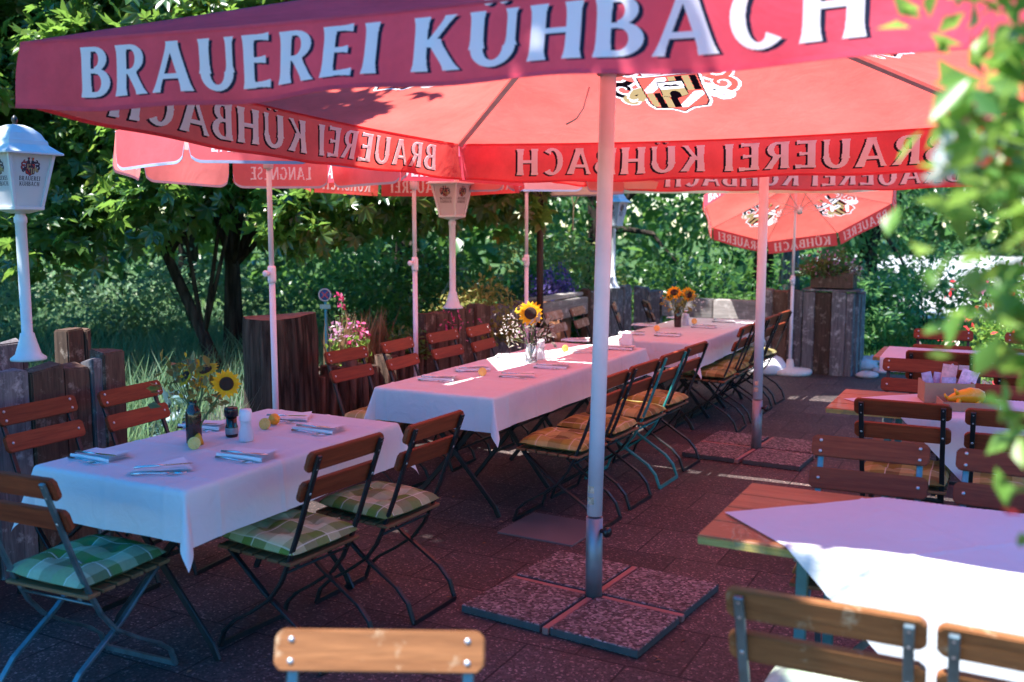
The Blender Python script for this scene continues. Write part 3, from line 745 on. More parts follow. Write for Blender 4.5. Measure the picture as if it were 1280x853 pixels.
def beer_table(label, loc, rz, l, w, group=None):
    """boards along local x"""
    root=thing('beer_table',label,'table',loc,rz,group)
    mb=MB(); nb=4; bw=w/nb
    for i in range(nb): mb.box((0,-w/2+bw*(i+.5),.729),(l,bw-.007,.026))
    mb.obj('table_top',M['board'],root,bevel=.003)
    for s in (-1,1): MB().box((0,s*(w/2+.0035),.727),(l-.01,.005,.022)).obj('edge_strip',M['board_edge'],root)
    for s in (-1,1):
        x=s*(l/2-.30)
        for q in (-1,1): MB().tube([(x,q*.27,0),(x,q*.25,.70)],0,sec=(.034,.03)).obj('leg',M['leg_teal'] if s<0 else M['zinc'],root,bevel=.003)
        MB().tube([(x,-.29,.70),(x,.29,.70)],0,sec=(.04,.025)).obj('cross_bar',M['zinc'],root)
        MB().tube([(x,-.25,.18),(x,.25,.18)],0,sec=(.03,.02)).obj('cross_bar',M['zinc'],root)
        MB().tube([(x,0,.18),(x-s*.45,0,.69)],0,sec=(.022,.014)).obj('brace',M['zinc'],root)
    return root
def drape(hw, hl, cx, cy, ang, ztop, seed, folds=(4,6), offx=0, offy=0, res=.0125, flare=.05):
    """cloth cx by cy (half sizes) laid on a top hw by hl (half sizes)"""
    nu=int(2*cx/res); nv=int(2*cy/res); ca,sa=math.cos(ang),math.sin(ang); r=.014
    fx=[-cx+2*cx*k/folds[0] for k in range(1,folds[0])]; fy=[-cy+2*cy*k/folds[1] for k in range(1,folds[1])]
    def fn(i,j):
        a=(2*i-1)*cx; b=(2*j-1)*cy
        x=a*ca-b*sa+offx; y=a*sa+b*ca+offy
        dx=max(abs(x)-hw,0)*(1 if x>0 else -1); dy=max(abs(y)-hl,0)*(1 if y>0 else -1)
        bx=max(-hw,min(hw,x)); by=max(-hl,min(hl,y)); d=math.hypot(dx,dy)
        cr=sum(math.exp(-((a-f)/.008)**2) for f in fx)+sum(math.exp(-((b-f)/.008)**2) for f in fy)
        nz=noise.noise(Vector((x*2.2+seed,y*2.2,seed)))*.0022+noise.noise(Vector((x*7+seed,y*7,seed)))*.0012
        if d<1e-6: return (bx,by,ztop+.0035+nz*1.5+.0045*cr)
        ux,uy=dx/d,dy/d; ph=math.atan2(abs(dy),abs(dx)); corner=math.sin(2*ph)**2
        edge=x if abs(uy)>abs(ux) else y
        wave=.020*math.sin(edge*9+seed*1.7)+.012*math.sin(edge*19+seed)
        if d<r*math.pi/2: o=r*math.sin(d/r); z=-(r-r*math.cos(d/r))
        else:
            h=d-r*math.pi/2; k=flare+.30*corner; k+=wave*(1-corner)*min(1,h/.15)*1.2
            o=r+h*k; z=-r-h*math.sqrt(max(.1,1-k*k))
        o+=.0065*cr+.003
        return (bx+ux*o, by+uy*o, ztop+.0035+z+nz)
    return MB().grid(fn,nu,nv)
# ------------------------------------------------------------------ foliage
def leaf_mesh(name, P, T, Nn, size, mat, palm=False, seed=1):
    n=len(P); rg=np.random.default_rng(seed)
    T=T/np.linalg.norm(T,axis=1,keepdims=True); B=np.cross(Nn,T); B/=np.linalg.norm(B,axis=1,keepdims=True)+1e-9; Nn=np.cross(T,B)
    base=np.array([(0,0,0),(.58,.23,.07),(1,0,-.07),(.58,-.23,.07)])
    tv=[];tf=[]
    if palm:
        for ang,ln in ((-105,.62),(-62,.82),(-22,1.0),(22,1.0),(62,.82),(105,.62)):
            a=R(ang); q=base*ln; q=q*np.array([1,1.0,1]); dr=-.16*q[:,0]**2
            rot=np.stack([q[:,0]*math.cos(a)-q[:,1]*math.sin(a), q[:,0]*math.sin(a)+q[:,1]*math.cos(a), q[:,2]+dr],1)
            o=len(tv); tv+=list(rot); tf+=[(o,o+2,o+1),(o,o+3,o+2)]
    else: tv=list(base*np.array([1,1.1,1])); tf=[(0,2,1),(0,3,2)]
    tv=np.array(tv); tf=np.array(tf); k=len(tv)
    V=P[:,None,:]+size[:,None,None]*(tv[None,:,0:1]*T[:,None,:]+tv[None,:,1:2]*B[:,None,:]+tv[None,:,2:3]*Nn[:,None,:])
    V=V.reshape(-1,3); F=(tf[None,:,:]+(np.arange(n)*k)[:,None,None]).reshape(-1,3)
    me=bpy.data.meshes.new(name); me.vertices.add(len(V)); me.vertices.foreach_set('co',V.astype(np.float32).ravel())
    me.loops.add(len(F)*3); me.loops.foreach_set('vertex_index',F.astype(np.int32).ravel())
    me.polygons.add(len(F)); me.polygons.foreach_set('loop_start',np.arange(0,len(F)*3,3,dtype=np.int32))
    me.update(calc_edges=True); me.materials.append(M[mat]); return me
def leaf_dirs(n, out, rg, droop=.25, up=.75):
    """leaf axes leaning outwards and down, faces mostly to the sky"""
    T=out*.8+rg.normal(0,.7,(n,3)); T[:,2]-=droop
    Nn=rg.normal(0,.55,(n,3)); Nn[:,2]+=up; Nn+=out*.35
    return T,Nn
def crown_points(c, rad, ncl, clr, nleaf, rg, shell=.55, lo=-1.0, flat=.75):
    c=np.array(c); rad=np.array(rad); P=[];O=[];cent=[]
    while len(cent)<ncl:
        d=rg.normal(0,1,3); d/=np.linalg.norm(d); r=shell+(1-shell)*rg.random()
        if d[2]*r<lo: continue
        cent.append(c+d*rad*r*(.85+.3*rg.random()))
    per=nleaf//ncl
    for q in cent:
        s=clr*(.6+.8*rg.random()); m=int(per*(.6+.8*rg.random()))
        d=rg.normal(0,1,(m,3)); d/=np.linalg.norm(d,axis=1,keepdims=True); r=rg.random(m)**.5
        p=d*(r*s)[:,None]*np.array([1,1,flat]); P.append(q+p); O.append(d)
    return np.concatenate(P),np.concatenate(O),cent
def tree(name, label, loc, trunk_pts, r0, c, rad, ncl, clr, nleaf, lsize, mat, seed, palm=False, barkm='bark', shell=.5, lo=-1, limbs=16, up=.75, group=None, cat='tree', flat=.75, keep=None, extra=()):
    rg=np.random.default_rng(seed); root=thing(name,label,cat,loc,0,group)
    P,O,cent=crown_points(c,rad,ncl,clr,nleaf,rg,shell,lo,flat)
    for (ec,er,en) in extra:
        dd=rg.normal(0,1,(en,3)); dd/=np.linalg.norm(dd,axis=1,keepdims=True); P=np.concatenate([P,np.array(ec)+dd*(er*rg.random(en)**.5)[:,None]]); O=np.concatenate([O,dd]); cent.append(np.array(ec))
    if keep is not None: k=keep(P+np.array(loc)); P=P[k]; O=O[k]
    T,Nn=leaf_dirs(len(P),O,rg,.25,up); sz=lsize*(.6+.7*rg.random(len(P)))
    tm=MB(); k=len(trunk_pts)
    pts=[Vector(p) for p in trunk_pts]
    rs=[r0*(1.35 if i==0 else (1-.75*i/(k-1)))+.008 for i in range(k)]
    tm.tube(pts,rs,14)
    top=len(pts)
    for i in range(min(limbs,len(cent))):
        e=Vector(cent[int(i*len(cent)/max(1,limbs))]); a=pts[max(1,int(top*.35)+ i%max(1,top-int(top*.35)))] if top>2 else pts[-1]
        mid=(a+e)/2+Vector((rg.normal(0,.15),rg.normal(0,.15),.25)); 
        tm.tube([a,(a+mid)/2+Vector((0,0,.05)),mid,(mid+e)/2+Vector((rg.normal(0,.1),rg.normal(0,.1),.05)),e],[r0*.38,r0*.30,r0*.22,r0*.14,.008],7)
    tm.obj('trunk',M[barkm],root)
    link('crown',leaf_mesh('crown',P,T,Nn,sz,mat,palm,seed),root)
    return root
def bush_points(c, rad, n, rg, lo=0.02, shell=.3):
    d=rg.normal(0,1,(n,3)); d/=np.linalg.norm(d,axis=1,keepdims=True); r=shell+(1-shell)*rg.random(n)**.6
    lump=1+.22*np.sin(d[:,0]*5+c[0]*3)*np.cos(d[:,1]*4+c[1])+.15*np.sin(d[:,2]*7+c[0])
    p=d*(r*lump)[:,None]*np.array(rad); p[:,2]=np.abs(p[:,2]) if lo>=0 else p[:,2]
    return p+np.array(c), d
def bush(name, label, loc, rad, n, lsize, mat, seed, stems=9, cat='shrub', group=None, zc=0.0, up=.7, shell=.3, stemmat='bark'):
    rg=np.random.default_rng(seed); root=thing(name,label,cat,loc,0,group)
    if n>=2000:
        P,O,_c=crown_points((0,0,rad[2]*.48),(rad[0]*.9,rad[1]*.9,rad[2]*.5),46,.30*max(.6,rad[0]*.8),n,rg,.45,-1,.8); k=P[:,2]>.02; P=P[k]; O=O[k]; n=len(P)
    else: P,O=bush_points((0,0,zc),rad,n,rg,0,shell)
    T,Nn=leaf_dirs(n,O,rg,.1,up)
    sm=MB()
    for i in range(stems):
        q=P[rg.integers(n)]*.92; sm.tube([(q[0]*.12,q[1]*.12,0),(q[0]*.5,q[1]*.5,q[2]*.6),tuple(q)],[.012+.01*rad[2]/2,.009,.003],5)
    sm.obj('stem',M[stemmat],root)
    link('foliage',leaf_mesh('foliage',P,T,Nn,lsize*(.6+.7*rg.random(n)),mat,False,seed),root)
    return root
def blades(name, pts, h, w, mat, seed, lean=.35):
    """grass blades: two-segment tapered strips"""
    rg=np.random.default_rng(seed); n=len(pts); hh=h*(.5+.8*rg.random(n)); a=rg.random(n)*6.283; l=lean*(.3+rg.random(n))*hh
    dx,dy=np.cos(a),np.sin(a); bw=w*(.6+.8*rg.random(n)); b=rg.random(n)*6.283; sx,sy=np.cos(b)*bw/2,np.sin(b)*bw/2
    z0=pts[:,2]; V=np.zeros((n,5,3))
    V[:,0]=np.stack([pts[:,0]-sx,pts[:,1]-sy,z0],1); V[:,1]=np.stack([pts[:,0]+sx,pts[:,1]+sy,z0],1)
    mx,my=pts[:,0]+dx*l*.35,pts[:,1]+dy*l*.35
    V[:,2]=np.stack([mx+sx*.8,my+sy*.8,z0+hh*.6],1); V[:,3]=np.stack([mx-sx*.8,my-sy*.8,z0+hh*.6],1)
    V[:,4]=np.stack([pts[:,0]+dx*l,pts[:,1]+dy*l,z0+hh*.97],1)
    f=np.array([0,1,2,3]); F4=(f[None]+(np.arange(n)*5)[:,None]); F3=np.array([3,2,4])[None]+(np.arange(n)*5)[:,None]
    me=bpy.data.meshes.new(name); me.vertices.add(n*5); me.vertices.foreach_set('co',V.astype(np.float32).ravel())
    lv=np.concatenate([F4,F3],1).astype(np.int32); me.loops.add(n*7); me.loops.foreach_set('vertex_index',lv.ravel())
    ls=np.stack([np.arange(n)*7,np.arange(n)*7+4],1).astype(np.int32); me.polygons.add(n*2); me.polygons.foreach_set('loop_start',ls.ravel())
    me.update(calc_edges=True); me.materials.append(M[mat]); return me
# ================================================================== SETTING
g=MB().grid(lambda i,j:(-90+180*i,-60+180*j,-.02+.25*noise.noise(Vector(((i-.5)*14,(j-.3)*14,0)))*min(1,max(0,(math.hypot(-90+180*i,-60+180*j)-16)/20))),90,90)
structure('ground',g,M['ground'])
pt=MB(); cn=[uv(-4.45,-4),uv(9,-4),uv(9,11.6),uv(-4.45,11.6)]
pt.add([(p.x,p.y,.0-.012) for p in cn]+[(p.x,p.y,.0) for p in cn],[(4,5,6,7),(0,1,5,4),(1,2,6,5),(2,3,7,6),(3,0,4,7)])
structure('patio',pt,M['patio'])
pp=MB(); pc=at(690,662,0); pp.box((0,0,.004),(.46,.42,.012)); structure('paving_slab',pp,M['patio_plate'],loc=(pc.x,pc.y,0),rot=R(-30),bevel=.003)
# far path of pale gravel behind the lawn
gp=MB(); q=[Vector((6.6,17.0,0)),Vector((11.5,17.5,0)),Vector((27,52,0)),Vector((15,52,0))]; gp.add([(p.x,p.y,.03) for p in q],[(0,1,2,3)]); structure('path',gp,M['gravel'])

# ================================================================== BIG SQUARE UMBRELLAS
p1=at(742,752,0); p2=at(945,565,0)
square_umbrella('red square umbrella closest, white lettering on its edge, mast on four slabs by the aisle',p1,R(-25.3),1.575,2.015,R(-2.1),'large square red umbrellas',3,(.05,.0))
square_umbrella('red square umbrella behind the nearest one, its mast beside the far end of the chairs',p2,R(-25),1.515,2.02,R(-1.2),'large square red umbrellas',8)
def slab_proto():
    mb=MB(); mb.box((0,0,.018),(.40,.40,.036)); me=mb.mesh('stone_slab',[M['aggregate'],M['slab_edge']],.004)
    for f in me.polygons:
        if abs(f.normal.z)<.5: f.material_index=1
    return me
sl=slab_proto()
for i,(pp_,yaw,w) in enumerate(((p1,-33,'near umbrella mast'),(p2,-30,'second umbrella mast'))):
    for sx,sy,nm in ((-1,-1,'front left'),(1,-1,'front right'),(-1,1,'back left'),(1,1,'back right')):
        a=R(yaw); dx,dy=sx*.224,sy*.224
        o=link('stone_slab',sl,None,(pp_.x+dx*math.cos(a)-dy*math.sin(a),pp_.y+dx*math.sin(a)+dy*math.cos(a),.001),a+random.uniform(-.01,.01))
        tag(o,'reddish pebbled concrete slab, %s of the four round the %s'%(nm,w),'paving slab','slabs weighing the umbrella feet')

# ================================================================== ROUND PARASOLS
round_umbrella('red parasol toned sunlit pink, with scalloped blue-edged valance, in front of the big stump',(-1.47,5.98,0),R(8),.86,2.18,.32,.225,'rose','rose','parasols along the fence',words=['LANGNESE',None],tilt=(R(-2.5),0,0),h=.085,scallop=.085,trim='trim_blue',textfill=.62,base=False,name='parasol',knob=1.37)
round_umbrella('red parasol with brewery lettering, pole between fence chairs of the long middle table',(-.75,7.55,0),R(0),.88,2.11,.30,.17,'red','red','parasols along the fence',words=['BRAUEREI','KÜHBACH'],h=.10,a0=R(2),tilt=(R(-2),0,0),name='parasol',knob=1.37,crest=(0,2,4,6))
round_umbrella('red scalloped parasol toned sunlit pink, pole beside the dark brown post',(.13,8.80,0),R(10),.86,2.13,.28,.19,'rose','backlit_blush','parasols along the fence',scallop=.08,trim='trim_blue',name='parasol',knob=1.35)
p5=at(987,467,0)
round_umbrella('red parasol tilted back to show its crests, on a round white base',p5,0,1.06,1.92,.23,.155,'red','red',None,words=['BRAUEREI','KÜHBACH'],h=.10,a0=R(27.5),tilt=(R(-27),R(0),0),crest=(0,2,4,6),knob=1.05,base=True,name='parasol',textfill=.8)
# cream cantilever umbrella on its dark side post
cu=thing('cantilever_umbrella','cream flat umbrella hung from a dark brown side post behind the long tables','umbrella',(.27,9.42,0))
MB().tube([(0,0,0),(0,0,2.62)],.033,16).obj('post',M['dark_post'],cu)
MB().box((0,0,.02),(.42,.42,.04)).obj('base_plate',M['black'],cu,bevel=.004)
MB().tube([(0,0,2.58),(.45,.05,2.68),(1.1,.13,2.62),(1.68,.18,2.42)],.026,12).obj('arm',M['dark_post'],cu)
cc=Vector((1.68,.22,0)); HX,HY=1.56,.66
def cpan(i,j):
    x=(2*i-1);y=(2*j-1); m=max(abs(x),abs(y)); return (cc.x+x*HX,cc.y+y*HY,2.06+.30*(1-m)-.02*math.sin(math.pi*m))
MB().grid(cpan,30,20).obj('canopy',M['cream'],cu)
vb=MB(); pr=[(-HX,-HY),(HX,-HY),(HX,HY),(-HX,HY)]
for k in range(4):
    a,b=pr[k],pr[(k+1)%4]; vb.grid(lambda i,j:(cc.x+a[0]+(b[0]-a[0])*i,cc.y+a[1]+(b[1]-a[1])*i+.008*math.sin(i*20),1.995+.063*j),30,2)
vb.obj('valance',M['cream'],cu)
for sx,sy in ((-1,-1),(1,-1),(1,1),(-1,1)): MB().tube([(cc.x,cc.y,2.33),(cc.x+sx*HX*.98,cc.y+sy*HY*.98,2.045)],.007,6).obj('rib',M['rib_grey'],cu)
MB().tube([(cc.x-HX+.18,cc.y+.1,2.05),(cc.x-HX+.22,cc.y+.1,1.85),(cc.x-HX+.21,cc.y+.1,1.62)],.007,6).obj('strap',M['cream'],cu)
MB().tube([(cc.x-HX+.32,cc.y-.1,2.06),(cc.x-HX+.22,cc.y+.1,1.86)],.006,6).obj('strap',M['cream'],cu)
wb=at(958,466,0)
o=MB().lathe([(0,0),(.20,0),(.225,.03),(.215,.10),(.17,.17),(.08,.215),(.035,.23),(.03,.30),(0,.30)],28).obj('umbrella_base',M['whitepot'],None,(wb.x,wb.y,0))
tag(o,'white rounded plastic parasol foot behind the last chairs by the plank wall','parasol base')

# ================================================================== TABLES AND CLOTHS
TL=[('t1',at(0,0,0) if 0 else Vector((-1.20,4.13,0)),.78,1.32),('t2',Vector((.111,6.465,0)),.76,2.40),('t3',Vector((1.589,8.72,0)),.74,2.06)]
nm={'t1':'smallest and nearest white-clothed table, sunflower bouquet and shakers on it','t2':'long middle table under pink-lit white cloth, beside the four yellow cushions','t3':'table at the far end of the row, before the back timber rail'}
ncl={'t1':'white cloth on the nearest small table, its front hanging bluish','t2':'white cloth with a bright sun streak on the long middle table','t3':'white cloth on the farthest table of the row, far half sunlit'}
for k,c,w,l in TL:
    garden_table('black-legged folding table: '+nm[k] if k!='t1' else 'black-legged folding table, '+nm[k],c,YAW,w-.03,l-.03,'tables of the left row')
    hx,hy={'t1':(.60,.86),'t2':(.585,1.40),'t3':(.575,1.24)}[k]
    o=drape(w/2,l/2,hx,hy,R({'t1':.6,'t2':-.4,'t3':.5}[k]),.742,{'t1':1.3,'t2':4.1,'t3':7.7}[k],(4,5 if k=='t1' else 8)).obj('tablecloth',M['cloth'],None,c,YAW)
    tag(o,ncl[k],'tablecloth','cloths of the left row')
def rt(u,v): return uv(u,v)
R1=(.30,3.15); R2=(.22,5.455); R3=(.12,7.625)
for i,((u,v),w,l,lb) in enumerate(((R1,.68,2.26,'orange-brown board table with worn yellow edge, nearest on the right'),(R2,.65,2.15,'board table carrying the cardboard box and orange figure'),(R3,.65,2.05,'board table farthest away on the right, next to the lawn'))):
    beer_table(lb,uv(u,v),YAW,l,w,'board tables of the right row')
def cloth_right(lb,u,v,w,l,cx,cy,ang,offx,offy,seed,f):
    o=drape(l/2,w/2,cx,cy,ang,.7425,seed,f,offx,offy,.0125,.06).obj('tablecloth',M['cloth'],None,uv(u,v),YAW); tag(o,lb,'tablecloth','cloths of the right row')
# nearest: laid askew so that a corner points to the aisle
cloth_right('white cloth laid askew, half in sun, on the nearest board table',R1[0],R1[1],.68,2.26,.53,.53,R(45),-.365,-.09,2.2,(2,2))
cloth_right('pink-lit white cloth under the cardboard box, corner pointing to the aisle',R2[0],R2[1],.65,2.15,.56,.56,R(45),-.24,-.03,5.2,(2,2))
cloth_right('lilac-lit white cloth on the farthest board table near the lawn',R3[0],R3[1],.65,2.05,.98,.42,R(1),.0,0,8.2,(3,2))

# ================================================================== CHAIRS
PROTO={}
def chair(u,v,face,label,frame='black',slat='slat',group=None,jit=0.0):
    """u,v of the top slat's middle; face = direction the sitter looks"""
    key=(frame,slat)
    f={'-U':(-1,0),'+U':(1,0),'V':(0,1),'-V':(0,-1)}[face]; base={'-U':R(90),'+U':R(-90),'V':0,'-V':R(180)}[face]
    p=uv(u+f[0]*.285,v+f[1]*.285); rz=YAW+base+jit
    if key not in PROTO: PROTO[key]=chair_proto(frame,slat); o=PROTO[key]; o.location=p; o.rotation_euler=(0,0,rz); o['label']=label; o['group']=group
    else: o=dup(PROTO[key],p,rz,label,'chair',group)
    return p,rz
CPRO={}
def cushion(p,rz,kind,label,group='seat cushions',dz=0.0,shift=0.0):
    if kind not in CPRO: CPRO[kind]=[cushion_proto(kind,k+1).mesh('seat_cushion',M[kind]) for k in range(2)]
    me=CPRO[kind][len([1 for o in COL.objects if o.name.startswith('seat_cushion')])%2]
    d=Vector((-math.sin(rz),math.cos(rz),0))*(.015+shift)
    o=link('seat_cushion',me,None,(p.x+d.x,p.y+d.y,.4365),(R(1.9),0,rz+random.uniform(-.06,.06))); tag(o,label,'cushion',group); return o
GL1='chairs round the nearest small table'; GL2='chairs along the long middle table'; GL3='chairs along the far table'; GR='chairs at the board tables'
chair(-4.0,2.94,'+U','red-brown folding chair against the sleeper fence, under the first lantern','black','slat',GL1,.05)
chair(-3.98,3.47,'+U','red-brown folding chair with the meadow behind it, next to the first lantern','black','slat',GL1,.10)
p,r=chair(-2.95,2.03,'V','folding chair at the front end of the small table, grey frame','zinc','slat',GL1,.06); cushion(p,r,'cush_green','bright green plaid cushion at the front end of the small table')
p,r=chair(-2.22,2.93,'-U','black-framed folding chair at the aisle side of the small table, nearer one','black','slat',GL1,-.06); cushion(p,r,'cush_mixed','green and cream checked cushion, nearer of two on the aisle side of the small table')
p,r=chair(-2.17,3.47,'-U','black-framed folding chair at the aisle side of the small table, farther one','black','slat',GL1,-.03); cushion(p,r,'cush_mixed','green and cream checked cushion, farther of two on the aisle side of the small table')
for i,(v,lb) in enumerate(((5.12,'red-brown folding chair beside the big stump, first on the log fence side'),(5.74,'red-brown folding chair before the dry stems, left of a thin parasol pole'),(6.33,'red-brown folding chair right of the thin parasol pole, before the brown planks'),(6.86,'red-brown folding chair below the spilling shrub, last on the middle table fence side'))):
    p,r=chair(-3.90+.03*(i==3),v,'+U',lb,'black','slat',GL2,random.uniform(-.05,.09))
    if i==0: cushion(p,r,'cush_olive','olive yellow cushion peeping out under the long cloth near the stump')
    else: cushion(p,r,'cush_olive',['','olive cushion on the chair before the dry stems','olive cushion on the chair before the brown planks','olive cushion on the chair below the spilling shrub'][i])
for i,(v,lb,cl) in enumerate(((4.95,'first folding chair on the aisle side of the long table, behind the near mast','orange plaid cushion nearest the big mast'),(5.46,'second folding chair on the aisle side of the long table','orange plaid cushion second from the big mast'),(5.98,'folding chair with a teal frame among black ones','orange plaid cushion on the teal-framed chair'),(6.48,'last black folding chair on the aisle side of the long table, past the teal one','orange plaid cushion just beyond the teal-framed chair'))):
    p,r=chair(-1.95,v,'-U',lb,'teal' if i==2 else 'black','slat',GL2,random.uniform(-.06,.03)); cushion(p,r,'cush_orange',cl)
for i,(v,lb) in enumerate(((8.30,'weathered folding chair near the dark post at the far table'),(8.86,'weathered folding chair before the grey rail, between dark post and plank corner'),(9.62,'weathered folding chair turned at the far corner of the far table'))):
    chair(-3.87+.1*(i==2),v,'+U',lb,'black','slat_grey',GL3,[.08,.12,.35][i])
chair(-3.55,9.98,'+U','weathered folding chair in the corner behind the turned one','black','slat_grey',GL3,.5)
for i,(v,lb,k,cl) in enumerate(((7.83,'first folding chair on the aisle side of the far table, left of the second mast','cush_orange','orange brown cushion first on the aisle side of the far table'),(8.30,'second folding chair on the aisle side of the far table','cush_orange','orange brown cushion second on the aisle side of the far table'),(8.76,'third folding chair on the aisle side of the far table','cush_olive','olive cushion third on the aisle side of the far table'),(9.28,'last folding chair of the far table, nearest the white parasol foot','cush_olive','olive cushion on the last chair by the white parasol foot'))):
    p,r=chair(-1.95,v,'-U',lb,'black','slat',GL3,random.uniform(-.05,.05)); cushion(p,r,k,cl)
# right side
p,r=chair(-.35,2.13,'V','sunlit-toned slatted chair with grey bolted frame, at the lit near side of the board table','zinc','slat_sunlit',GR,.02); cushion(p,r,'cush_pale','pale green sunlit cushion on the sunlit-toned slatted chair at left')
p,r=chair(.105,2.12,'V','sunlit-toned slatted chair with grey frame, partly cut off by the picture edge','zinc','slat_sunlit',GR,-.02); cushion(p,r,'cush_pale','pale green cushion on the chair cut off by the picture edge')
p,r=chair(-.465,3.86,'-V','red-brown chair facing the viewer across the nearest board table','zinc','slat',GR,.03); cushion(p,r,'cush_orange','orange cushion on the red chair behind the nearest board table')
p,r=chair(.03,3.86,'-V','red-brown chair facing the viewer, half hidden by blurred leaves','zinc','slat',GR,-.03); cushion(p,r,'cush_orange','orange cushion on the chair half hidden by blurred leaves')
p,r=chair(-.455,4.79,'V','dark slatted chair with black frame, back turned, in front of the cardboard box','black','slat',GR,.0); cushion(p,r,'cush_orange','tan and orange cushion on the dark chair before the cardboard box')
p,r=chair(.02,4.75,'V','dark slatted chair with black frame, back turned, before the orange figure','black','slat',GR,.02); cushion(p,r,'cush_orange','tan and orange cushion on the dark chair before the orange figure')
chair(-.515,6.32,'-V','red-brown chair facing the viewer behind the cardboard box','black','slat',GR,-.02)
chair(.0,6.33,'-V','red-brown chair facing the viewer behind the orange figure','black','slat',GR,.03)
chair(-.43,6.78,'V','dark chair with its back turned at the farthest board table','black','slat',GR,.02)
chair(.10,6.76,'V','second dark chair with its back turned at the farthest board table','black','slat',GR,-.02)
chair(-.50,8.22,'-V','red-brown chair beyond the farthest board table, nearest the lawn','black','slat',GR,.03)
chair(.12,8.22,'-V','red-brown chair beyond the farthest board table, by the flowering bush','black','slat',GR,-.04)
# the single chair close to the viewer
wz=Vector((-.275,1.885,0)); rzc=R(180)-.03
o=dup(PROTO[('zinc','slat_sunlit')],(wz.x,wz.y-.285,0),rzc,'sunlit-toned slatted chair alone in the foreground, only its top slat showing','chair',GR)

# ================================================================== THINGS ON THE TABLES
ZT=.747
def put(name,mb,mats,px,py,label,cat,rz=0.0,group=None,z=ZT,rot=None,bevel=0):
    q=at(px,py,z); o=mb.obj(name,mats,None,(q.x,q.y,z),rot if rot else rz,bevel); return tag(o,label,cat,group)
def sunflower(root,c,nrm,r,seed,mat='petal',half=False):
    n=Vector(nrm).normalized(); q=n.to_track_quat('Z','Y').to_matrix().to_4x4(); Mx=Matrix.Translation(Vector(c)) @ q; rd=random.Random(seed)
    hd=MB(); hd.lathe([(0,-.006),(r*.46,-.004),(r*.48,.004),(r*.38,.012),(r*.2,.010),(0,.006)],20,M=Mx)
    h=hd.obj('flower_head',M['seedhead'],root)
    pm=MB()
    for ring,(k,ln,up) in enumerate(((17,1.0,.05),(15,.86,.16))):
        for i in range(k):
            a=2*math.pi*(i+.5*ring)/k+rd.uniform(-.08,.08); L=r*ln*rd.uniform(.9,1.08); w=r*.17; b=up+rd.uniform(-.12,.12)
            def P(x,y,z): return (math.cos(a)*x-math.sin(a)*y,math.sin(a)*x+math.cos(a)*y,z)
            r0=r*.40
            vs=[P(r0,-w*.5,0),P(r0+(L-r0)*.5,-w,b*L*.35),P(L,0,b*L*.6-.004),P(r0+(L-r0)*.5,w,b*L*.35),P(r0,w*.5,0),P(r0+(L-r0)*.5,0,b*L*.35+.003)]
            pm.add(vs,[(0,1,5),(1,2,5),(2,3,5),(3,4,5),(4,0,5)],0,True,Mx)
    pm.obj('petals',M[mat],h)
def bouquet(label,loc,top,seed,heads,fillers,leafm='bouq_leaf',nleaf=60,spread=.09,group='sunflower bouquets in the vases',droop=0.0):
    root=thing('bouquet',label,'bouquet',loc,0,group); rd=np.random.default_rng(seed)
    sm=MB()
    for (c,nn,r,mt) in heads:
        sm.tube([(c[0]*.05,c[1]*.05,.02),(c[0]*.25,c[1]*.25,top*.55),(c[0]*.9,c[1]*.9,c[2]*.9),(c[0]-nn[0]*.01,c[1]-nn[1]*.01,c[2]-.004)],.0042,7)
    ends=[]
    for i in range(14):
        a=rd.random()*6.28; rr=spread*(.5+.7*rd.random()); z=top+(.02+.16*rd.random()); e=(math.cos(a)*rr,math.sin(a)*rr,z); ends.append(e)
        sm.tube([(0,0,.03),(e[0]*.25,e[1]*.25,top),(e[0],e[1],e[2])],.0018,5)
    sm.obj('stems',M['stem'],root)
    for (c,nn,r,mt) in heads: sunflower(root,c,nn,r,seed+int(c[2]*900),mt)
    E=np.array(ends); P=E[rd.integers(0,len(ends),nleaf)]*np.array([1,1,1])+rd.normal(0,.028,(nleaf,3)); P[:,2]=np.maximum(P[:,2]-.03,top*.8)
    O=P-np.array([0,0,top]); T,Nn=leaf_dirs(nleaf,O/np.linalg.norm(O,axis=1,keepdims=True),rd,.3,.5)
    link('leaves',leaf_mesh('leaves',P,T,Nn,.055*(.5+.8*rd.random(nleaf)),leafm,False,seed),root)
    for (mt,n,sz,c,sp) in fillers:
        P=np.array(c)+rd.normal(0,sp,(n,3)); T=rd.normal(0,1,(n,3)); Nn=rd.normal(0,1,(n,3))
        link('blossoms',leaf_mesh('blossoms',P,T,Nn,np.full(n,sz)*(.6+.8*rd.random(n)),mt,False,seed+3),root)
    return root
def vase(label,px,py,prof,mt,n=24):
    q=at(px,py,ZT); o=MB().lathe(prof,n).obj('vase',M[mt],None,(q.x,q.y,ZT)); tag(o,label,'vase','flower vases'); return q
bot=[(0,0),(.031,0),(.033,.006),(.033,.125),(.028,.148),(.018,.165),(.0165,.172),(.0165,.185),(.013,.185),(.013,.16),(.024,.14),(.029,.12),(.029,.01),(0,.01)]
jar=[(0,0),(.038,0),(.041,.008),(.041,.085),(.034,.105),(.032,.118),(.035,.128),(.031,.128),(.029,.115),(.037,.082),(.037,.012),(0,.012)]
qv=vase('narrow brown glass bottle vase on the nearest small table',243,554,bot,'glass_brown')
bouquet('sunflower bouquet with a drooping olive bloom, on the nearest small table',(qv.x,qv.y,ZT),.17,4,[((.155,-.03,.262),(.35,-.9,.10),.062,'petal'),((.06,.0,.315),(-.2,-.45,.85),.058,'yellow'),((-.02,-.01,.29),(-.6,-.5,.5),.05,'yellow')],[('yellow',90,.025,(.0,.02,.275),.034),('whitefl',16,.012,(-.06,0,.24),.03)],'bouq_leaf',110,.085)
bouquet_leaf=None
